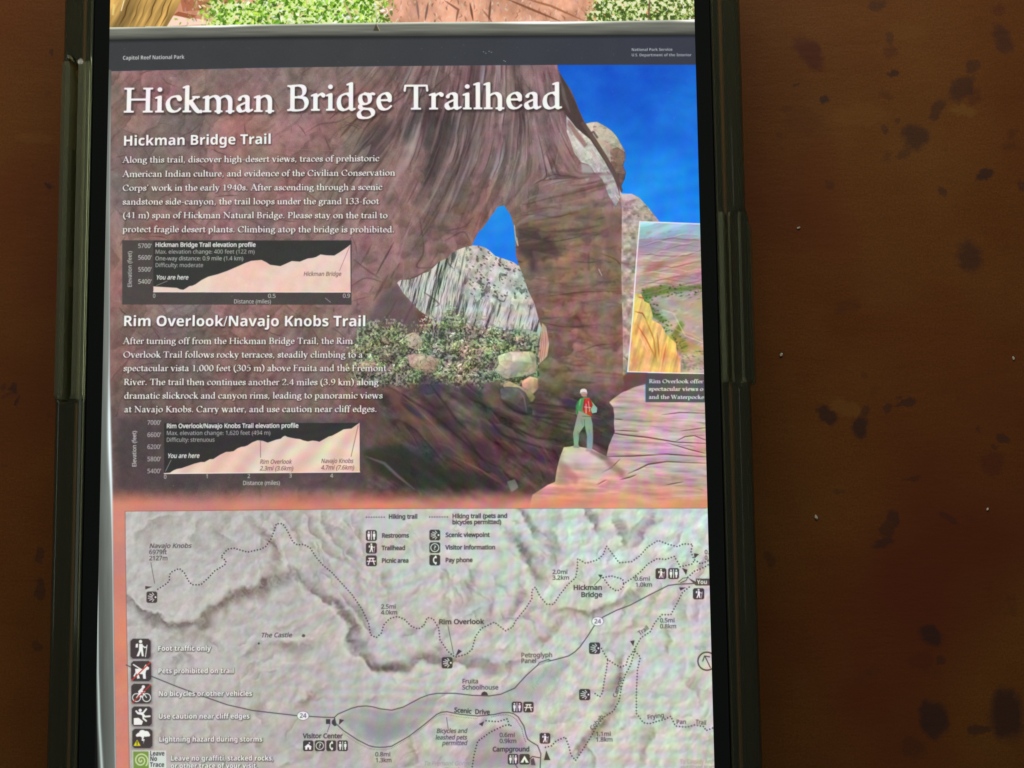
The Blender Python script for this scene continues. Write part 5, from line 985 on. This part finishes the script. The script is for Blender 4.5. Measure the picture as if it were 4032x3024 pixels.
stroke(Q(B3, [(.06, .96), (.96, .06)]), 2.4, (196, 60, 52))
tile(*B4); fill(Q(B4, [(.1, .6), (.34, .58), (.56, .76), (.5, .94), (.1, .94)]), Cw); disc(*Q(B4, [(.42, .2)])[0], 3.6, 3.6, Cw)
for q in ([(.3, .34), (.56, .34), (.72, .14)], [(.22, .24), (.32, .36), (.46, .38)], [(.5, .34), (.66, .52), (.9, .5)], [(.56, .42), (.58, .62), (.72, .74)], [(.44, .36), (.6, .46)]): stroke(Q(B4, q), 3.6, Cw)
tile(*B5)
for cx, cy, rr in ((.34, .3, 5), (.5, .2, 7), (.68, .26, 7.5), (.8, .32, 4), (.5, .34, 5), (.26, .34, 3.6)): disc(*Q(B5, [(cx, cy)])[0], rr, rr * .85, Cw)
fill(Q(B5, [(.48, .4), (.6, .4), (.54, .54), (.62, .54), (.54, .8), (.56, .62), (.47, .62)]), Cw)
fill(Q(B5, [(.24, .56), (.42, .88), (.06, .88)]), (226, 214, 40)); stroke(Q(B5, [(.24, .66), (.24, .76)]), 2, (60, 56, 40)); stroke(Q(B5, [(.24, .81), (.24, .83)]), 1.8, (60, 56, 40))
fill([(286.4, 1620.5), (358.7, 1620.5), (359.4, 1664), (287, 1664)], (216, 222, 214)); fill([(287.5, 1622), (321, 1622), (321.6, 1662), (288.2, 1662)], (122, 150, 74))
sp = [(304.5 + (1.2 + t_ * 1.25) * math.cos(t_ * 1.15), 1641.5 + (1.2 + t_ * 1.25) * math.sin(t_ * 1.15) * 1.02) for t_ in np.linspace(0, 11.6, 46)]
stroke(sp, 3, (206, 220, 168), .95, .6)
for s, y, xb in (('Leave', 1631.2, 355.5), ('No', 1642.8, 339.6), ('Trace', 1655.6, 355)): text(s, 323.4, y, xb, y, 'bold', 9.4, (72, 76, 80), .1)

# ---- left metal edge of the sign: grey strip, white line, then the coral border
LE = np.interp(VY, [60, 150, 411, 823, 1060, 1206, 1400, 1659, 2400], [240.6, 240.4, 238.3, 237.6, 243, 245, 247, 251, 262])
sd = VX - LE
sm2 = (smooth(.8, -.8, sd) * (VY > 150))[..., None]
sw = hexc((112, 116, 110)) * (.92 + .16 * fbm(VX / 6, VY / 90, 401, 3)[..., None]) * (1 - .30 * smooth(330, 60, VY) - .12 * smooth(1100, 1600, VY))[..., None]
sw = sw * np.interp(sd, [-40, -26, -14, -4, 0], [.75, .86, 1.0, 1.12, 1.0])[..., None]
img[:] = img * (1 - sm2) + sw * sm2
wl = np.exp(-((sd + 1.6 + 2.2 * np.exp(-((VY - 950) / 110) ** 2)) / (1.1 + 3.0 * np.exp(-((VY - 965) / 130) ** 2))) ** 2) * smooth(150, 300, VY) * (.35 + .65 * np.exp(-((VY - 960) / 170) ** 2) + .3 * smooth(1000, 1200, VY))
img += (wl[..., None] * hexc((120, 130, 140)))
sl_ = np.exp(-((VX - np.interp(VY, [1190, 1239, 1452, 1560, 1659, 1800], [210.5, 211.4, 211.5, 214.5, 220, 232])) / (1.5 + 1.8 * smooth(1300, 1650, VY))) ** 2) * smooth(1190, 1300, VY)
dkl = smooth(1, -2.5, VX - np.interp(VY, [1190, 1452, 1560, 1659, 1800], [207, 208, 210, 212, 216])) * smooth(1180, 1300, VY)
img *= (1 - .8 * dkl)[..., None]
img += sl_[..., None] * hexc((110, 122, 120))

TM('# ---- print texture')
# ---- print texture, scratches, and the colour interference seen on the display
sign = ((VX > 250) & (VY > 150)).astype(np.float32)
for _ in range(60):
    x = rnd.uniform(260, 1500); y = rnd.uniform(160, 1050); a_ = rnd.uniform(0, 3.1)
    stroke([(x, y), (x + 3 * math.cos(a_), y + 3 * math.sin(a_))], 1.0, (190, 185, 180), rnd.uniform(.15, .5))
stroke([(535, 319), (600, 318), (650, 322), (735, 325)], 1.1, (165, 140, 110), .5); stroke([(1293, 560 + 20), (1300, 594)], 1.6, (225, 210, 200), .8)
stroke([(703, 643), (714, 652)], 1.3, (190, 180, 180), .8)
amp = (.020 + .072 * smooth(420, 1350, VX + .25 * (VY - 500)) * smooth(300, 1000, VY + .3 * (VX - 700))) * sign
w1 = fbm(VX / 130, VY / 130, 421, 2); w2 = fbm(VX / 120, VY / 120, 431, 2)
mpx = 1 - .5 * mm
pa = (VX * .62 + VY * .78) / (5.2 + 2.5) + w1 * 12; pb = (VX * .80 - VY * .60) / 9.0 + w2 * 12
amp = amp * (1 - .12 * mm) * (1 - .1 * lm * (1 - mm))
lv = .25 + .85 * img.mean(-1)
hat = .5 * np.sin((VX + VY) * 1.32 + 7 * w1) * smooth(.44, .54, w2) + .5 * np.sin((VX - VY) * 1.32 + 7 * w2) * smooth(.54, .44, w2)
for c, ph, sd_ in ((0, 0.0, 441), (1, 2.1, 451), (2, 4.2, 461)):
    m_ = .62 * np.sin(pa + ph) * np.cos(pb + ph * .5) + 2.1 * mpx * (fbm((VX + VY) / 62, (VX - VY) / 92, sd_, 3) - .5)
    img[..., c] += amp * (m_ + .55 * hat) * lv
img += (grain * .010)[..., None] * sign[..., None]
img[:] = img * (1 - .25) + .25 * blur(img, 1)
np.clip(img, 0, 1, out=img)
bpy.data.objects.remove(tob); bpy.data.curves.remove(tcu)

im = bpy.data.images.new('display_picture', CW, CH, alpha=False)
buf = np.ones((CH, CW, 4), np.float32); buf[..., :3] = img[::-1]
im.pixels.foreach_set(buf.ravel()); im.update(); im.pack()
del buf, VX, VY

TM('========== materials')
# ================================================================== materials
def mat(name): 
    m = bpy.data.materials.new(name); m.use_nodes = True; return m, m.node_tree, m.node_tree.nodes['Principled BSDF']
def noise_bump(nt, bs, scale, strength, dist=.0001, detail=3):
    tc = nt.nodes.new('ShaderNodeTexCoord'); n = nt.nodes.new('ShaderNodeTexNoise'); b = nt.nodes.new('ShaderNodeBump')
    n.inputs['Scale'].default_value = scale; n.inputs['Detail'].default_value = detail; b.inputs['Strength'].default_value = strength; b.inputs['Distance'].default_value = dist
    nt.links.new(tc.outputs['Object'], n.inputs['Vector']); nt.links.new(n.outputs['Fac'], b.inputs['Height']); nt.links.new(b.outputs['Normal'], bs.inputs['Normal'])
    return tc, n
m_disp, nt, bs = mat('display'); bs.inputs['Base Color'].default_value = (.004, .004, .004, 1); bs.inputs['Roughness'].default_value = .06
tx = nt.nodes.new('ShaderNodeTexImage'); tx.image = im; tx.interpolation = 'Linear'; tx.extension = 'CLIP'
nt.links.new(tx.outputs['Color'], bs.inputs['Emission Color']); bs.inputs['Emission Strength'].default_value = 1.0
m_black, nt, bs = mat('black_glass'); bs.inputs['Base Color'].default_value = (.006, .0068, .0062, 1); bs.inputs['Roughness'].default_value = .09; bs.inputs['Coat Weight'].default_value = .5
tc, n = noise_bump(nt, bs, 900, .02)
m_frame, nt, bs = mat('slate_metal'); bs.inputs['Base Color'].default_value = (.024, .036, .040, 1); bs.inputs['Metallic'].default_value = .7; bs.inputs['Roughness'].default_value = .28
noise_bump(nt, bs, 1500, .05)
def plastic(name, col, tr, rough, sc_b=400):
    m, nt, bs = mat(name); bs.inputs['Base Color'].default_value = col; bs.inputs['Transmission Weight'].default_value = tr; bs.inputs['Roughness'].default_value = rough; bs.inputs['IOR'].default_value = 1.46
    noise_bump(nt, bs, sc_b, .05, .0003)
    return m
m_case = plastic('clear_case_plastic', (.50, .54, .34, 1), .95, .08, 90)
m_btn = plastic('clear_button_plastic', (.56, .58, .34, 1), .90, .07, 90)
m_glint = plastic('clear_glint_plastic', (.62, .66, .42, 1), .83, .12, 90)  # paler, more diffuse case plastic; bright glints painted into the material
m_crumb, nt, bs = mat('crumb'); bs.inputs['Base Color'].default_value = (.75, .70, .58, 1); bs.inputs['Roughness'].default_value = .7
noise_bump(nt, bs, 3000, .4)

# table top: stained brown surface with dark and reddish blotches
m_tab, nt, bs = mat('stained_tabletop')
N = nt.nodes; Lk = nt.links.new
tc = N.new('ShaderNodeTexCoord')
def noise(scale, detail=4, rough=.55, stretch=None):
    n = N.new('ShaderNodeTexNoise'); n.inputs['Scale'].default_value = scale; n.inputs['Detail'].default_value = detail; n.inputs['Roughness'].default_value = rough
    if stretch:
        mp = N.new('ShaderNodeMapping'); mp.inputs['Scale'].default_value = stretch; Lk(tc.outputs['Object'], mp.inputs['Vector']); Lk(mp.outputs['Vector'], n.inputs['Vector'])
    else: Lk(tc.outputs['Object'], n.inputs['Vector'])
    return n
def ramp(src, stops):
    r = N.new('ShaderNodeValToRGB'); e = r.color_ramp.elements
    e[0].position, e[0].color = stops[0][0], (*stops[0][1], 1); e[1].position, e[1].color = stops[-1][0], (*stops[-1][1], 1)
    for p, c in stops[1:-1]: k = e.new(p); k.color = (*c, 1)
    Lk(src, r.inputs['Fac']); return r.outputs['Color']
def mix(fac, a, b, mode='MIX'):
    m = N.new('ShaderNodeMix'); m.data_type = 'RGBA'; m.blend_type = mode
    if isinstance(fac, float): m.inputs['Factor'].default_value = fac
    else: Lk(fac, m.inputs['Factor'])
    for s, i in ((a, 6), (b, 7)):
        if isinstance(s, tuple): m.inputs[i].default_value = (*s, 1)
        else: Lk(s, m.inputs[i])
    return m.outputs[2]
col = ramp(noise(38, 5, .6).outputs['Fac'], [(.3, (.190, .056, .0130)), (.5, (.208, .072, .0165)), (.7, (.222, .088, .021))])
gr = ramp(noise(55, 5, .62, (1, 1.5, 1)).outputs['Fac'], [(.3, (.88, .84, .80)), (.55, (1.0, 1.0, 1.0)), (.75, (1.08, 1.12, 1.14))])
col = mix(1.0, col, gr, 'MULTIPLY')
col = mix(1.0, col, ramp(noise(4200, 2, .7).outputs['Fac'], [(.3, (.80, .78, .76)), (.7, (1.18, 1.18, 1.18))]), 'MULTIPLY')
rd = ramp(noise(24, 3, .5).outputs['Fac'], [(.52, (0, 0, 0)), (.72, (1, 1, 1))])
col = mix(rd, col, (.17, .040, .015))
sp_ = ramp(noise(165, 3, .6).outputs['Fac'], [(.66, (0, 0, 0)), (.74, (1, 1, 1))])
mk = N.new('ShaderNodeMath'); mk.operation = 'MULTIPLY'; mk.inputs[1].default_value = .45; Lk(sp_, mk.inputs[0]); col = mix(mk.outputs[0], col, (.10, .035, .018))
# warped coordinates (mm) for the blotches
wv = N.new('ShaderNodeVectorMath'); wv.operation = 'SCALE'; wv.inputs['Scale'].default_value = 1000.0; Lk(tc.outputs['Object'], wv.inputs[0])
wn = noise(420, 4, .65); wn2 = N.new('ShaderNodeVectorMath'); wn2.operation = 'SUBTRACT'; Lk(wn.outputs['Color'], wn2.inputs[0]); wn2.inputs[1].default_value = (.5, .5, .5)
wn3 = N.new('ShaderNodeVectorMath'); wn3.operation = 'MULTIPLY_ADD'; Lk(wn2.outputs[0], wn3.inputs[0]); wn3.inputs[1].default_value = (2.6, 2.6, 0); Lk(wv.outputs[0], wn3.inputs[2])
def blotches(lst):
    acc = None
    for cx, cy, rx, ry, ang, s in lst:
        P = v2world((cx, cy), 0.0)[0]
        k = 0.0503 * 1.07
        mp = N.new('ShaderNodeMapping'); mp.vector_type = 'TEXTURE'
        mp.inputs['Location'].default_value = (P[0], P[1], 0); mp.inputs['Rotation'].default_value = (0, 0, math.radians(ang)); mp.inputs['Scale'].default_value = (rx * k, ry * k, 1)
        Lk(wn3.outputs[0], mp.inputs['Vector'])
        fl = N.new('ShaderNodeVectorMath'); fl.operation = 'MULTIPLY'; fl.inputs[1].default_value = (1, 1, 0); Lk(mp.outputs[0], fl.inputs[0])
        ln = N.new('ShaderNodeVectorMath'); ln.operation = 'LENGTH'; Lk(fl.outputs[0], ln.inputs[0])
        mr = N.new('ShaderNodeMapRange'); mr.interpolation_type = 'SMOOTHSTEP'; mr.inputs['From Min'].default_value = 1.26; mr.inputs['From Max'].default_value = .66; mr.inputs['To Min'].default_value = 0; mr.inputs['To Max'].default_value = s * .84
        Lk(ln.outputs['Value'], mr.inputs['Value'])
        if acc is None: acc = mr.outputs[0]
        else:
            mx = N.new('ShaderNodeMath'); mx.operation = 'MAXIMUM'; Lk(acc, mx.inputs[0]); Lk(mr.outputs[0], mx.inputs[1]); acc = mx.outputs[0]
    return acc
redl = [(1748, 117, 25, 42, 38, .85), (1922, 111, 12, 19, 0, .5), (2106, 205, 20, 22, 0, .5), (2143, 997, 28, 28, 0, .55), (2155, 21, 18, 16, 0, .5), (1990, 1430, 26, 20, 0, .4), (1700, 235, 14, 8, 0, .4), (1735, 262, 40, 30, 0, .25)]
litl = [(1827, 880, 34, 16, -15, .45), (2080, 240, 30, 14, 0, .5), (1860, 250, 60, 25, 0, .25), (1960, 70, 50, 25, 0, .22), (75, 300, 40, 14, 0, .25), (160, 1100, 14, 7, 30, .35)]
drk = [(1898, 12, 20, 16, 0, .6), (1923, 82, 10, 12, 0, .5), (1926, 157, 10, 7, 20, .85), (1717, 185, 10, 6, 0, .7), (1782, 216, 13, 12, 30, .9), (2167, 85, 20, 36, 20, .65), (2100, 141, 14, 12, 40, .6), (2080, 190, 42, 21, 45, .7), (2024, 238, 24, 13, 45, .65), (1977, 296, 31, 30, 0, .75), (1955, 330, 18, 10, 20, .5),
       (1910, 284, 11, 12, 0, .55), (1938, 262, 8, 7, 0, .4), (1918, 337, 10, 10, 0, .35), (2127, 378, 24, 13, 35, .9), (2033, 416, 11, 11, 0, .65), (2210, 402, 10, 12, 0, .6), (1795, 399, 6, 8, 0, .4), (2094, 556, 26, 41, 0, .72), (1786, 893, 18, 24, 38, .9), (1857, 921, 20, 25, -15, .95), (1869, 889, 13, 12, 0, .6),
       (1918, 880, 12, 9, 0, .65), (1956, 873, 22, 8, 8, .75), (1948, 857, 8, 6, 0, .6), (1865, 811, 7, 10, 0, .35), (2165, 946, 17, 6, -20, .7), (2117, 929, 8, 9, 0, .5), (2150, 962, 12, 5, -25, .5), (1930, 1121, 17, 17, 0, .7), (1920, 1148, 14, 16, 0, .6), (1906, 1176, 24, 12, 18, .7), (1969, 1034, 17, 6, 12, .55),
       (2015, 1376, 26, 24, 0, .9), (2031, 1426, 9, 9, 0, .6), (2015, 1552, 32, 37, 0, .92), (2175, 1547, 38, 52, 0, .92), (2118, 1572, 26, 9, 15, .7), (1661, 1208, 10, 15, 0, .5), (1971, 1618, 26, 24, 0, .4), (2048, 1119, 26, 7, -22, .5), (1815, 1063, 10, 8, 0, .4),
       (113, 115, 5, 7, 0, .7), (108, 400, 12, 5, -20, .9), (113, 404, 5, 8, 0, .8), (100, 203, 8, 8, 0, .25), (10, 838, 8, 7, 0, .5), (30, 842, 7, 13, 0, .8), (37, 872, 4, 16, 5, .75), (18, 852, 14, 4, 30, .5), (85, 1200, 11, 18, -20, .6), (86, 1274, 9, 23, 0, .65), (82, 1400, 11, 10, 0, .5), (8, 1008, 6, 6, 0, .3)]
col = mix(blotches(redl), col, (.105, .026, .020)); col = mix(blotches(litl), col, (.30, .14, .032)); col = mix(blotches(drk), col, (.052, .027, .026))
Lk(col, bs.inputs['Base Color']); bs.inputs['Roughness'].default_value = .48; bs.inputs['Specular IOR Level'].default_value = .18
bmp = N.new('ShaderNodeBump'); bmp.inputs['Strength'].default_value = .25; bmp.inputs['Distance'].default_value = .0002; Lk(noise(300, 5, .65, (1, 3, 1)).outputs['Fac'], bmp.inputs['Height']); Lk(bmp.outputs['Normal'], bs.inputs['Normal'])

# ================================================================== geometry
def mesh_obj(name, verts, faces, material, parent=None, smooth_=True):
    me = bpy.data.meshes.new(name); me.from_pydata([tuple(c * MM for c in v) for v in verts], [], faces); me.update()
    bm = bmesh.new(); bm.from_mesh(me); bmesh.ops.recalc_face_normals(bm, faces=bm.faces); bm.to_mesh(me); bm.free()
    if smooth_:
        me.polygons.foreach_set('use_smooth', [True] * len(me.polygons))
    me.materials.append(material)
    o = bpy.data.objects.new(name, me); COL.objects.link(o)
    if parent: o.parent = parent
    return o
# table
tv = []; tf = []; nx = 12
X0_, X1_, Y0_, Y1_ = -420, 420, -380, 420
tv = [(X0_, Y0_, 0), (X1_, Y0_, 0), (X1_, Y1_, 0), (X0_, Y1_, 0), (X0_, Y0_, -25), (X1_, Y0_, -25), (X1_, Y1_, -25), (X0_, Y1_, -25)]
tab = mesh_obj('tabletop', tv, [(0, 1, 2, 3), (7, 6, 5, 4), (0, 4, 5, 1), (1, 5, 6, 2), (2, 6, 7, 3), (3, 7, 4, 0)], m_tab, smooth_=False)
tab['kind'] = 'structure'
# phone
ph = bpy.data.objects.new('smartphone', None); COL.objects.link(ph); ph.empty_display_size = .02
ph['label'] = 'smartphone in a clear ribbed case on the brown tabletop, its screen showing a trailhead sign'; ph['category'] = 'phone'
HX, HY = 34.3, 71.8            # half size of the front glass; corner radius 11
def rrpath(hx, hy, r, nc=14, ny=0, ystops=()):
    pts = []   # (x, y, nx, ny)
    ystops = sorted(ystops)
    for s in [y for y in ystops if -hy + r < y < hy - r]: pts.append((hx, s, 1, 0))
    for i in range(nc + 1):
        a = math.pi / 2 * i / nc; pts.append((hx - r + r * math.cos(a), hy - r + r * math.sin(a), math.cos(a), math.sin(a)))
    for i in range(nc + 1):
        a = math.pi / 2 + math.pi / 2 * i / nc; pts.append((-hx + r + r * math.cos(a), hy - r + r * math.sin(a), math.cos(a), math.sin(a)))
    for s in [y for y in reversed(ystops) if -hy + r < y < hy - r]: pts.append((-hx, s, -1, 0))
    for i in range(nc + 1):
        a = math.pi + math.pi / 2 * i / nc; pts.append((-hx + r + r * math.cos(a), -hy + r + r * math.sin(a), math.cos(a), math.sin(a)))
    for i in range(nc + 1):
        a = 1.5 * math.pi + math.pi / 2 * i / nc; pts.append((hx - r + r * math.cos(a), -hy + r + r * math.sin(a), math.cos(a), math.sin(a)))
    return pts
def sweep(path, prof_fn, closed=True):
    V_ = []; F_ = []; k = None
    for (x, y, nx_, ny_) in path:
        pr = prof_fn(x, y); k = len(pr)
        for d, z in pr: V_.append((x + nx_ * d, y + ny_ * d, z))
    n = len(path)
    for i in range(n):
        j = (i + 1) % n
        for a in range(k if closed else k - 1):
            b = (a + 1) % k
            F_.append((i * k + a, i * k + b, j * k + b, j * k + a))
    return V_, F_
def autosmooth(o, ang=35):
    me = o.data; bm = bmesh.new(); bm.from_mesh(me)
    for e in bm.edges:
        if len(e.link_faces) == 2 and e.calc_face_angle(0) > math.radians(ang): e.smooth = False
    bm.to_mesh(me); bm.free()
# frame of the phone body
base_path = rrpath(HX, HY, 11)
V_, F_ = sweep(base_path, lambda x, y: [(-2.0, 9.60), (-.06, 9.62), (.02, 9.85), (.25, 9.93), (.7, 9.7), (1.15, 9.2), (1.4, 8.4), (1.45, 5.5), (1.4, 2.6), (1.0, 1.75), (.2, 1.56), (-2.0, 1.55)])
fo = mesh_obj('frame', V_, F_, m_frame, ph); autosmooth(fo, 50)
# back and front glass
def slab(name, hx, hy, r, z0, z1, bev, material, parent):
    p = rrpath(hx, hy, r); k = len(p)
    V = [(x - nx_ * bev, y - ny_ * bev, z1) for x, y, nx_, ny_ in p] + [(x, y, z1 - bev) for x, y, *_ in p] + [(x, y, z0) for x, y, *_ in p]
    F = [tuple(range(k)), tuple(reversed(range(2 * k, 3 * k)))]
    for i in range(k):
        j = (i + 1) % k
        F += [(i, k + i, k + j, j), (k + i, 2 * k + i, 2 * k + j, k + j)]
    o = mesh_obj(name, V, F, material, parent); autosmooth(o, 30); return o
slab('front_glass', HX - .02, HY - .02, 11, 9.3, 9.985, .12, m_black, ph)
slab('back_glass', HX + .3, HY + .3, 11, 1.52, 2.2, .1, m_frame, ph)
# display: 15 micrometres proud of the glass
p = rrpath(SW / 2, SH / 2, 8.5); k = len(p)
me = bpy.data.meshes.new('screen'); me.from_pydata([(x * MM, y * MM, ZS * MM) for x, y, *_ in p], [], [tuple(range(k))]); me.update()
uv = me.uv_layers.new(name='UVMap')
for lp in me.loops:
    co = me.vertices[lp.vertex_index].co; uv.data[lp.index].uv = ((co.x / MM + SW / 2) / SW, (co.y / MM - PB) / (CH / R))
me.materials.append(m_disp); so = bpy.data.objects.new('screen', me); COL.objects.link(so); so.parent = ph
# pill-shaped camera cut-out near the top of the display
pp = rrpath(10.0, 2.7, 2.69, 8)
V = [(x, y + 63.6, ZS + .006) for x, y, *_ in pp]
mesh_obj('camera_cutout', V, [tuple(range(len(V)))], m_black, ph)
# buttons of the phone itself
def bar(name, x, y0, y1, z0, z1, depth, material, parent, rr=.35):
    s = 1 if x > 0 else -1; V = []; F = []; rows = []
    for y, sh in ((y0, .0), (y0 + .12, .6), (y0 + .5, 1), (y1 - .5, 1), (y1 - .12, .6), (y1, .0)):
        zc = (z0 + z1) / 2; h = (z1 - z0) / 2
        rows.append([(x - s * .3, y, zc - h), (x + s * depth * .5 * sh, y, zc - h), (x + s * depth * sh, y, zc - h * .7), (x + s * depth * sh, y, zc + h * .7), (x + s * depth * .5 * sh, y, zc + h), (x - s * .3, y, zc + h)])
    for r_ in rows: V += r_
    for i in range(len(rows) - 1):
        for a in range(6): F.append((i * 6 + a, i * 6 + (a + 1) % 6, (i + 1) * 6 + (a + 1) % 6, (i + 1) * 6 + a))
    F += [tuple(range(6)), tuple(range(len(V) - 6, len(V)))]
    o = mesh_obj(name, V, F, material, parent); autosmooth(o, 40); return o
def yv(vy, x=0): return float(v2world((1200, vy), ZS)[0][1])
Yt1, Yb1 = yv(112), yv(862)     # left button zone of the case
Yt2, Yb2 = yv(452), yv(842)     # right button zone
bar('volume_button', -35.74, yv(560), yv(330), 4.6, 6.6, .3, m_frame, ph); bar('volume_button', -35.74, yv(850), yv(610), 4.6, 6.6, .3, m_frame, ph)
bar('mute_switch', -35.74, yv(250), yv(150), 4.8, 6.4, .25, m_frame, ph); bar('power_button', 35.74, yv(820), yv(480), 4.6, 6.6, .3, m_frame, ph)
# clear case: rim swept round the phone, profile changes where the buttons are
A_ = [(.04, 9.99), (.06, 10.28), (.16, 10.42), (.34, 10.40), (.50, 10.26), (.80, 10.22), (1.30, 10.22), (1.72, 10.26), (1.86, 10.36), (2.10, 10.52), (2.30, 10.60), (2.60, 10.60), (2.95, 10.42), (3.25, 9.9), (3.45, 9.0), (3.55, 5.4), (3.45, 1.6), (3.1, .5), (2.4, .06), (1.50, .05), (1.50, 1.40), (1.52, 8.4), (1.28, 9.3), (.82, 9.86), (.34, 10.03)]
B_ = [(.04, 9.99), (.06, 10.34), (.16, 10.52), (.34, 10.54), (.50, 10.34), (.72, 10.30), (.95, 10.46), (1.40, 10.50), (1.62, 9.6), (1.72, 4.2), (2.28, 4.0), (2.38, 10.30), (2.75, 10.62), (3.30, 10.3), (3.62, 9.2), (3.72, 5.4), (3.55, 1.6), (3.1, .5), (2.4, .06), (1.50, .05), (1.50, 1.40), (1.52, 8.4), (1.28, 9.3), (.82, 9.86), (.34, 10.03)]
C_ = [(.04, 9.99), (.06, 10.34), (.18, 10.56), (.62, 10.56), (.86, 10.30), (1.05, 10.12), (1.20, 10.30), (1.30, 10.48), (1.42, 10.30), (1.75, 10.20), (2.30, 10.20), (2.42, 10.42), (2.62, 10.20), (3.45, 10.0), (3.75, 9.0), (3.82, 5.4), (3.6, 1.6), (3.1, .5), (2.4, .06), (1.50, .05), (1.50, 1.40), (1.52, 8.4), (1.28, 9.3), (.82, 9.86), (.34, 10.03)]
def lerp(P, Q_, t_): return [(a[0] * (1 - t_) + b[0] * t_, a[1] * (1 - t_) + b[1] * t_) for a, b in zip(P, Q_)]
def prof_case(x, y):
    jit = .0
    if x < -HX + .01 and abs(y) < 60:
        t_ = min(max((Yt1 - y) / 1.2, 0), 1) * min(max((y - Yb1) / 1.2, 0), 1); t_ = t_ * t_ * (3 - 2 * t_); jit = 0
        return [(d + jit * (z > 5), z + jit) for d, z in lerp(A_, B_, t_)] if t_ > 0 else lerp(A_, B_, 0)
    if x > HX - .01 and abs(y) < 60:
        t_ = min(max((Yt2 - y) / 1.2, 0), 1) * min(max((y - Yb2) / 1.2, 0), 1); t_ = t_ * t_ * (3 - 2 * t_)
        return lerp(A_, C_, t_)
    return A_
ys_ = list(np.arange(-60, 60, 1.5)) + [Yt1 + k_ for k_ in (-1.4, -1.2, -.9, -.6, -.3, 0, .2)] + [Yb1 + k_ for k_ in (1.4, 1.2, .9, .6, .3, 0, -.2)] + [Yt2 + k_ for k_ in (-1.4, -1.2, -.9, -.6, -.3, 0, .2)] + [Yb2 + k_ for k_ in (1.4, 1.2, .9, .6, .3, 0, -.2)]
V_, F_ = sweep(rrpath(HX, HY, 11, ystops=ys_), prof_case)
cs_ = mesh_obj('case_rim', V_, F_, m_case, ph); autosmooth(cs_, 48)
cs_.data.materials.append(m_glint)  # painted highlights: left button zone and right-hand ridge faces
for pg in cs_.data.polygons:
    cx_, cy_ = pg.center.x / MM, pg.center.y / MM
    if cx_ < -HX and Yb1 + .6 < cy_ < Yt1 - .6: pg.material_index = 1
    if cx_ > HX and Yb2 + .6 < cy_ < Yt2 - .6 and (.17 < cx_ - HX < .64 or 1.2 < cx_ - HX < 1.44 or 2.3 < cx_ - HX < 2.64) and pg.center.z > 9.9 * MM: pg.material_index = 1
slab('case_back', HX + 1.49, HY + 1.49, 12.4, .05, 1.40, .05, m_case, ph)
bar('button_cover', 37.95, yv(836), yv(478), 3.2, 8.6, .62, m_btn, ph)
bar('button_cover', -37.88, yv(560), yv(300), 3.4, 8.2, .30, m_btn, ph); bar('button_cover', -37.88, yv(852), yv(600), 3.4, 8.2, .30, m_btn, ph)
# crumbs on the table
def crumb(vx, vy, s, label, seed):
    P = v2world((vx, vy), .15)[0]; rr = random.Random(seed)
    bm = bmesh.new(); bmesh.ops.create_icosphere(bm, subdivisions=2, radius=1)
    for v_ in bm.verts: v_.co = Vector((v_.co.x * s * 1.3, v_.co.y * s * .8, v_.co.z * s * .6)) * rr.uniform(.7, 1.2) * MM
    me = bpy.data.meshes.new('crumb'); bm.to_mesh(me); bm.free(); me.materials.append(m_crumb)
    o = bpy.data.objects.new('crumb', me); COL.objects.link(o); o.location = (P[0] * MM, P[1] * MM, s * .55 * MM); o.rotation_euler[2] = rr.uniform(0, 3)
    o['label'] = label; o['category'] = 'crumb'; o['group'] = 'white crumbs on the tabletop'
crumb(1725, 492, .17, 'tiny white crumb on the tabletop beside the top of the side button bulge', 1)
crumb(1687.5, 766, .20, 'white crumb on the tabletop beside the lower half of the side button bulge', 2)
crumb(1763.5, 1117, .21, 'pale crumb on the dark lower part of the tabletop, right of the phone', 3)
crumb(2189.5, 774, .16, 'tiny white crumb near the right edge of the picture', 4)
crumb(2134, 1100, .14, 'tiny pale speck of crumb on the lower right part of the tabletop', 5)
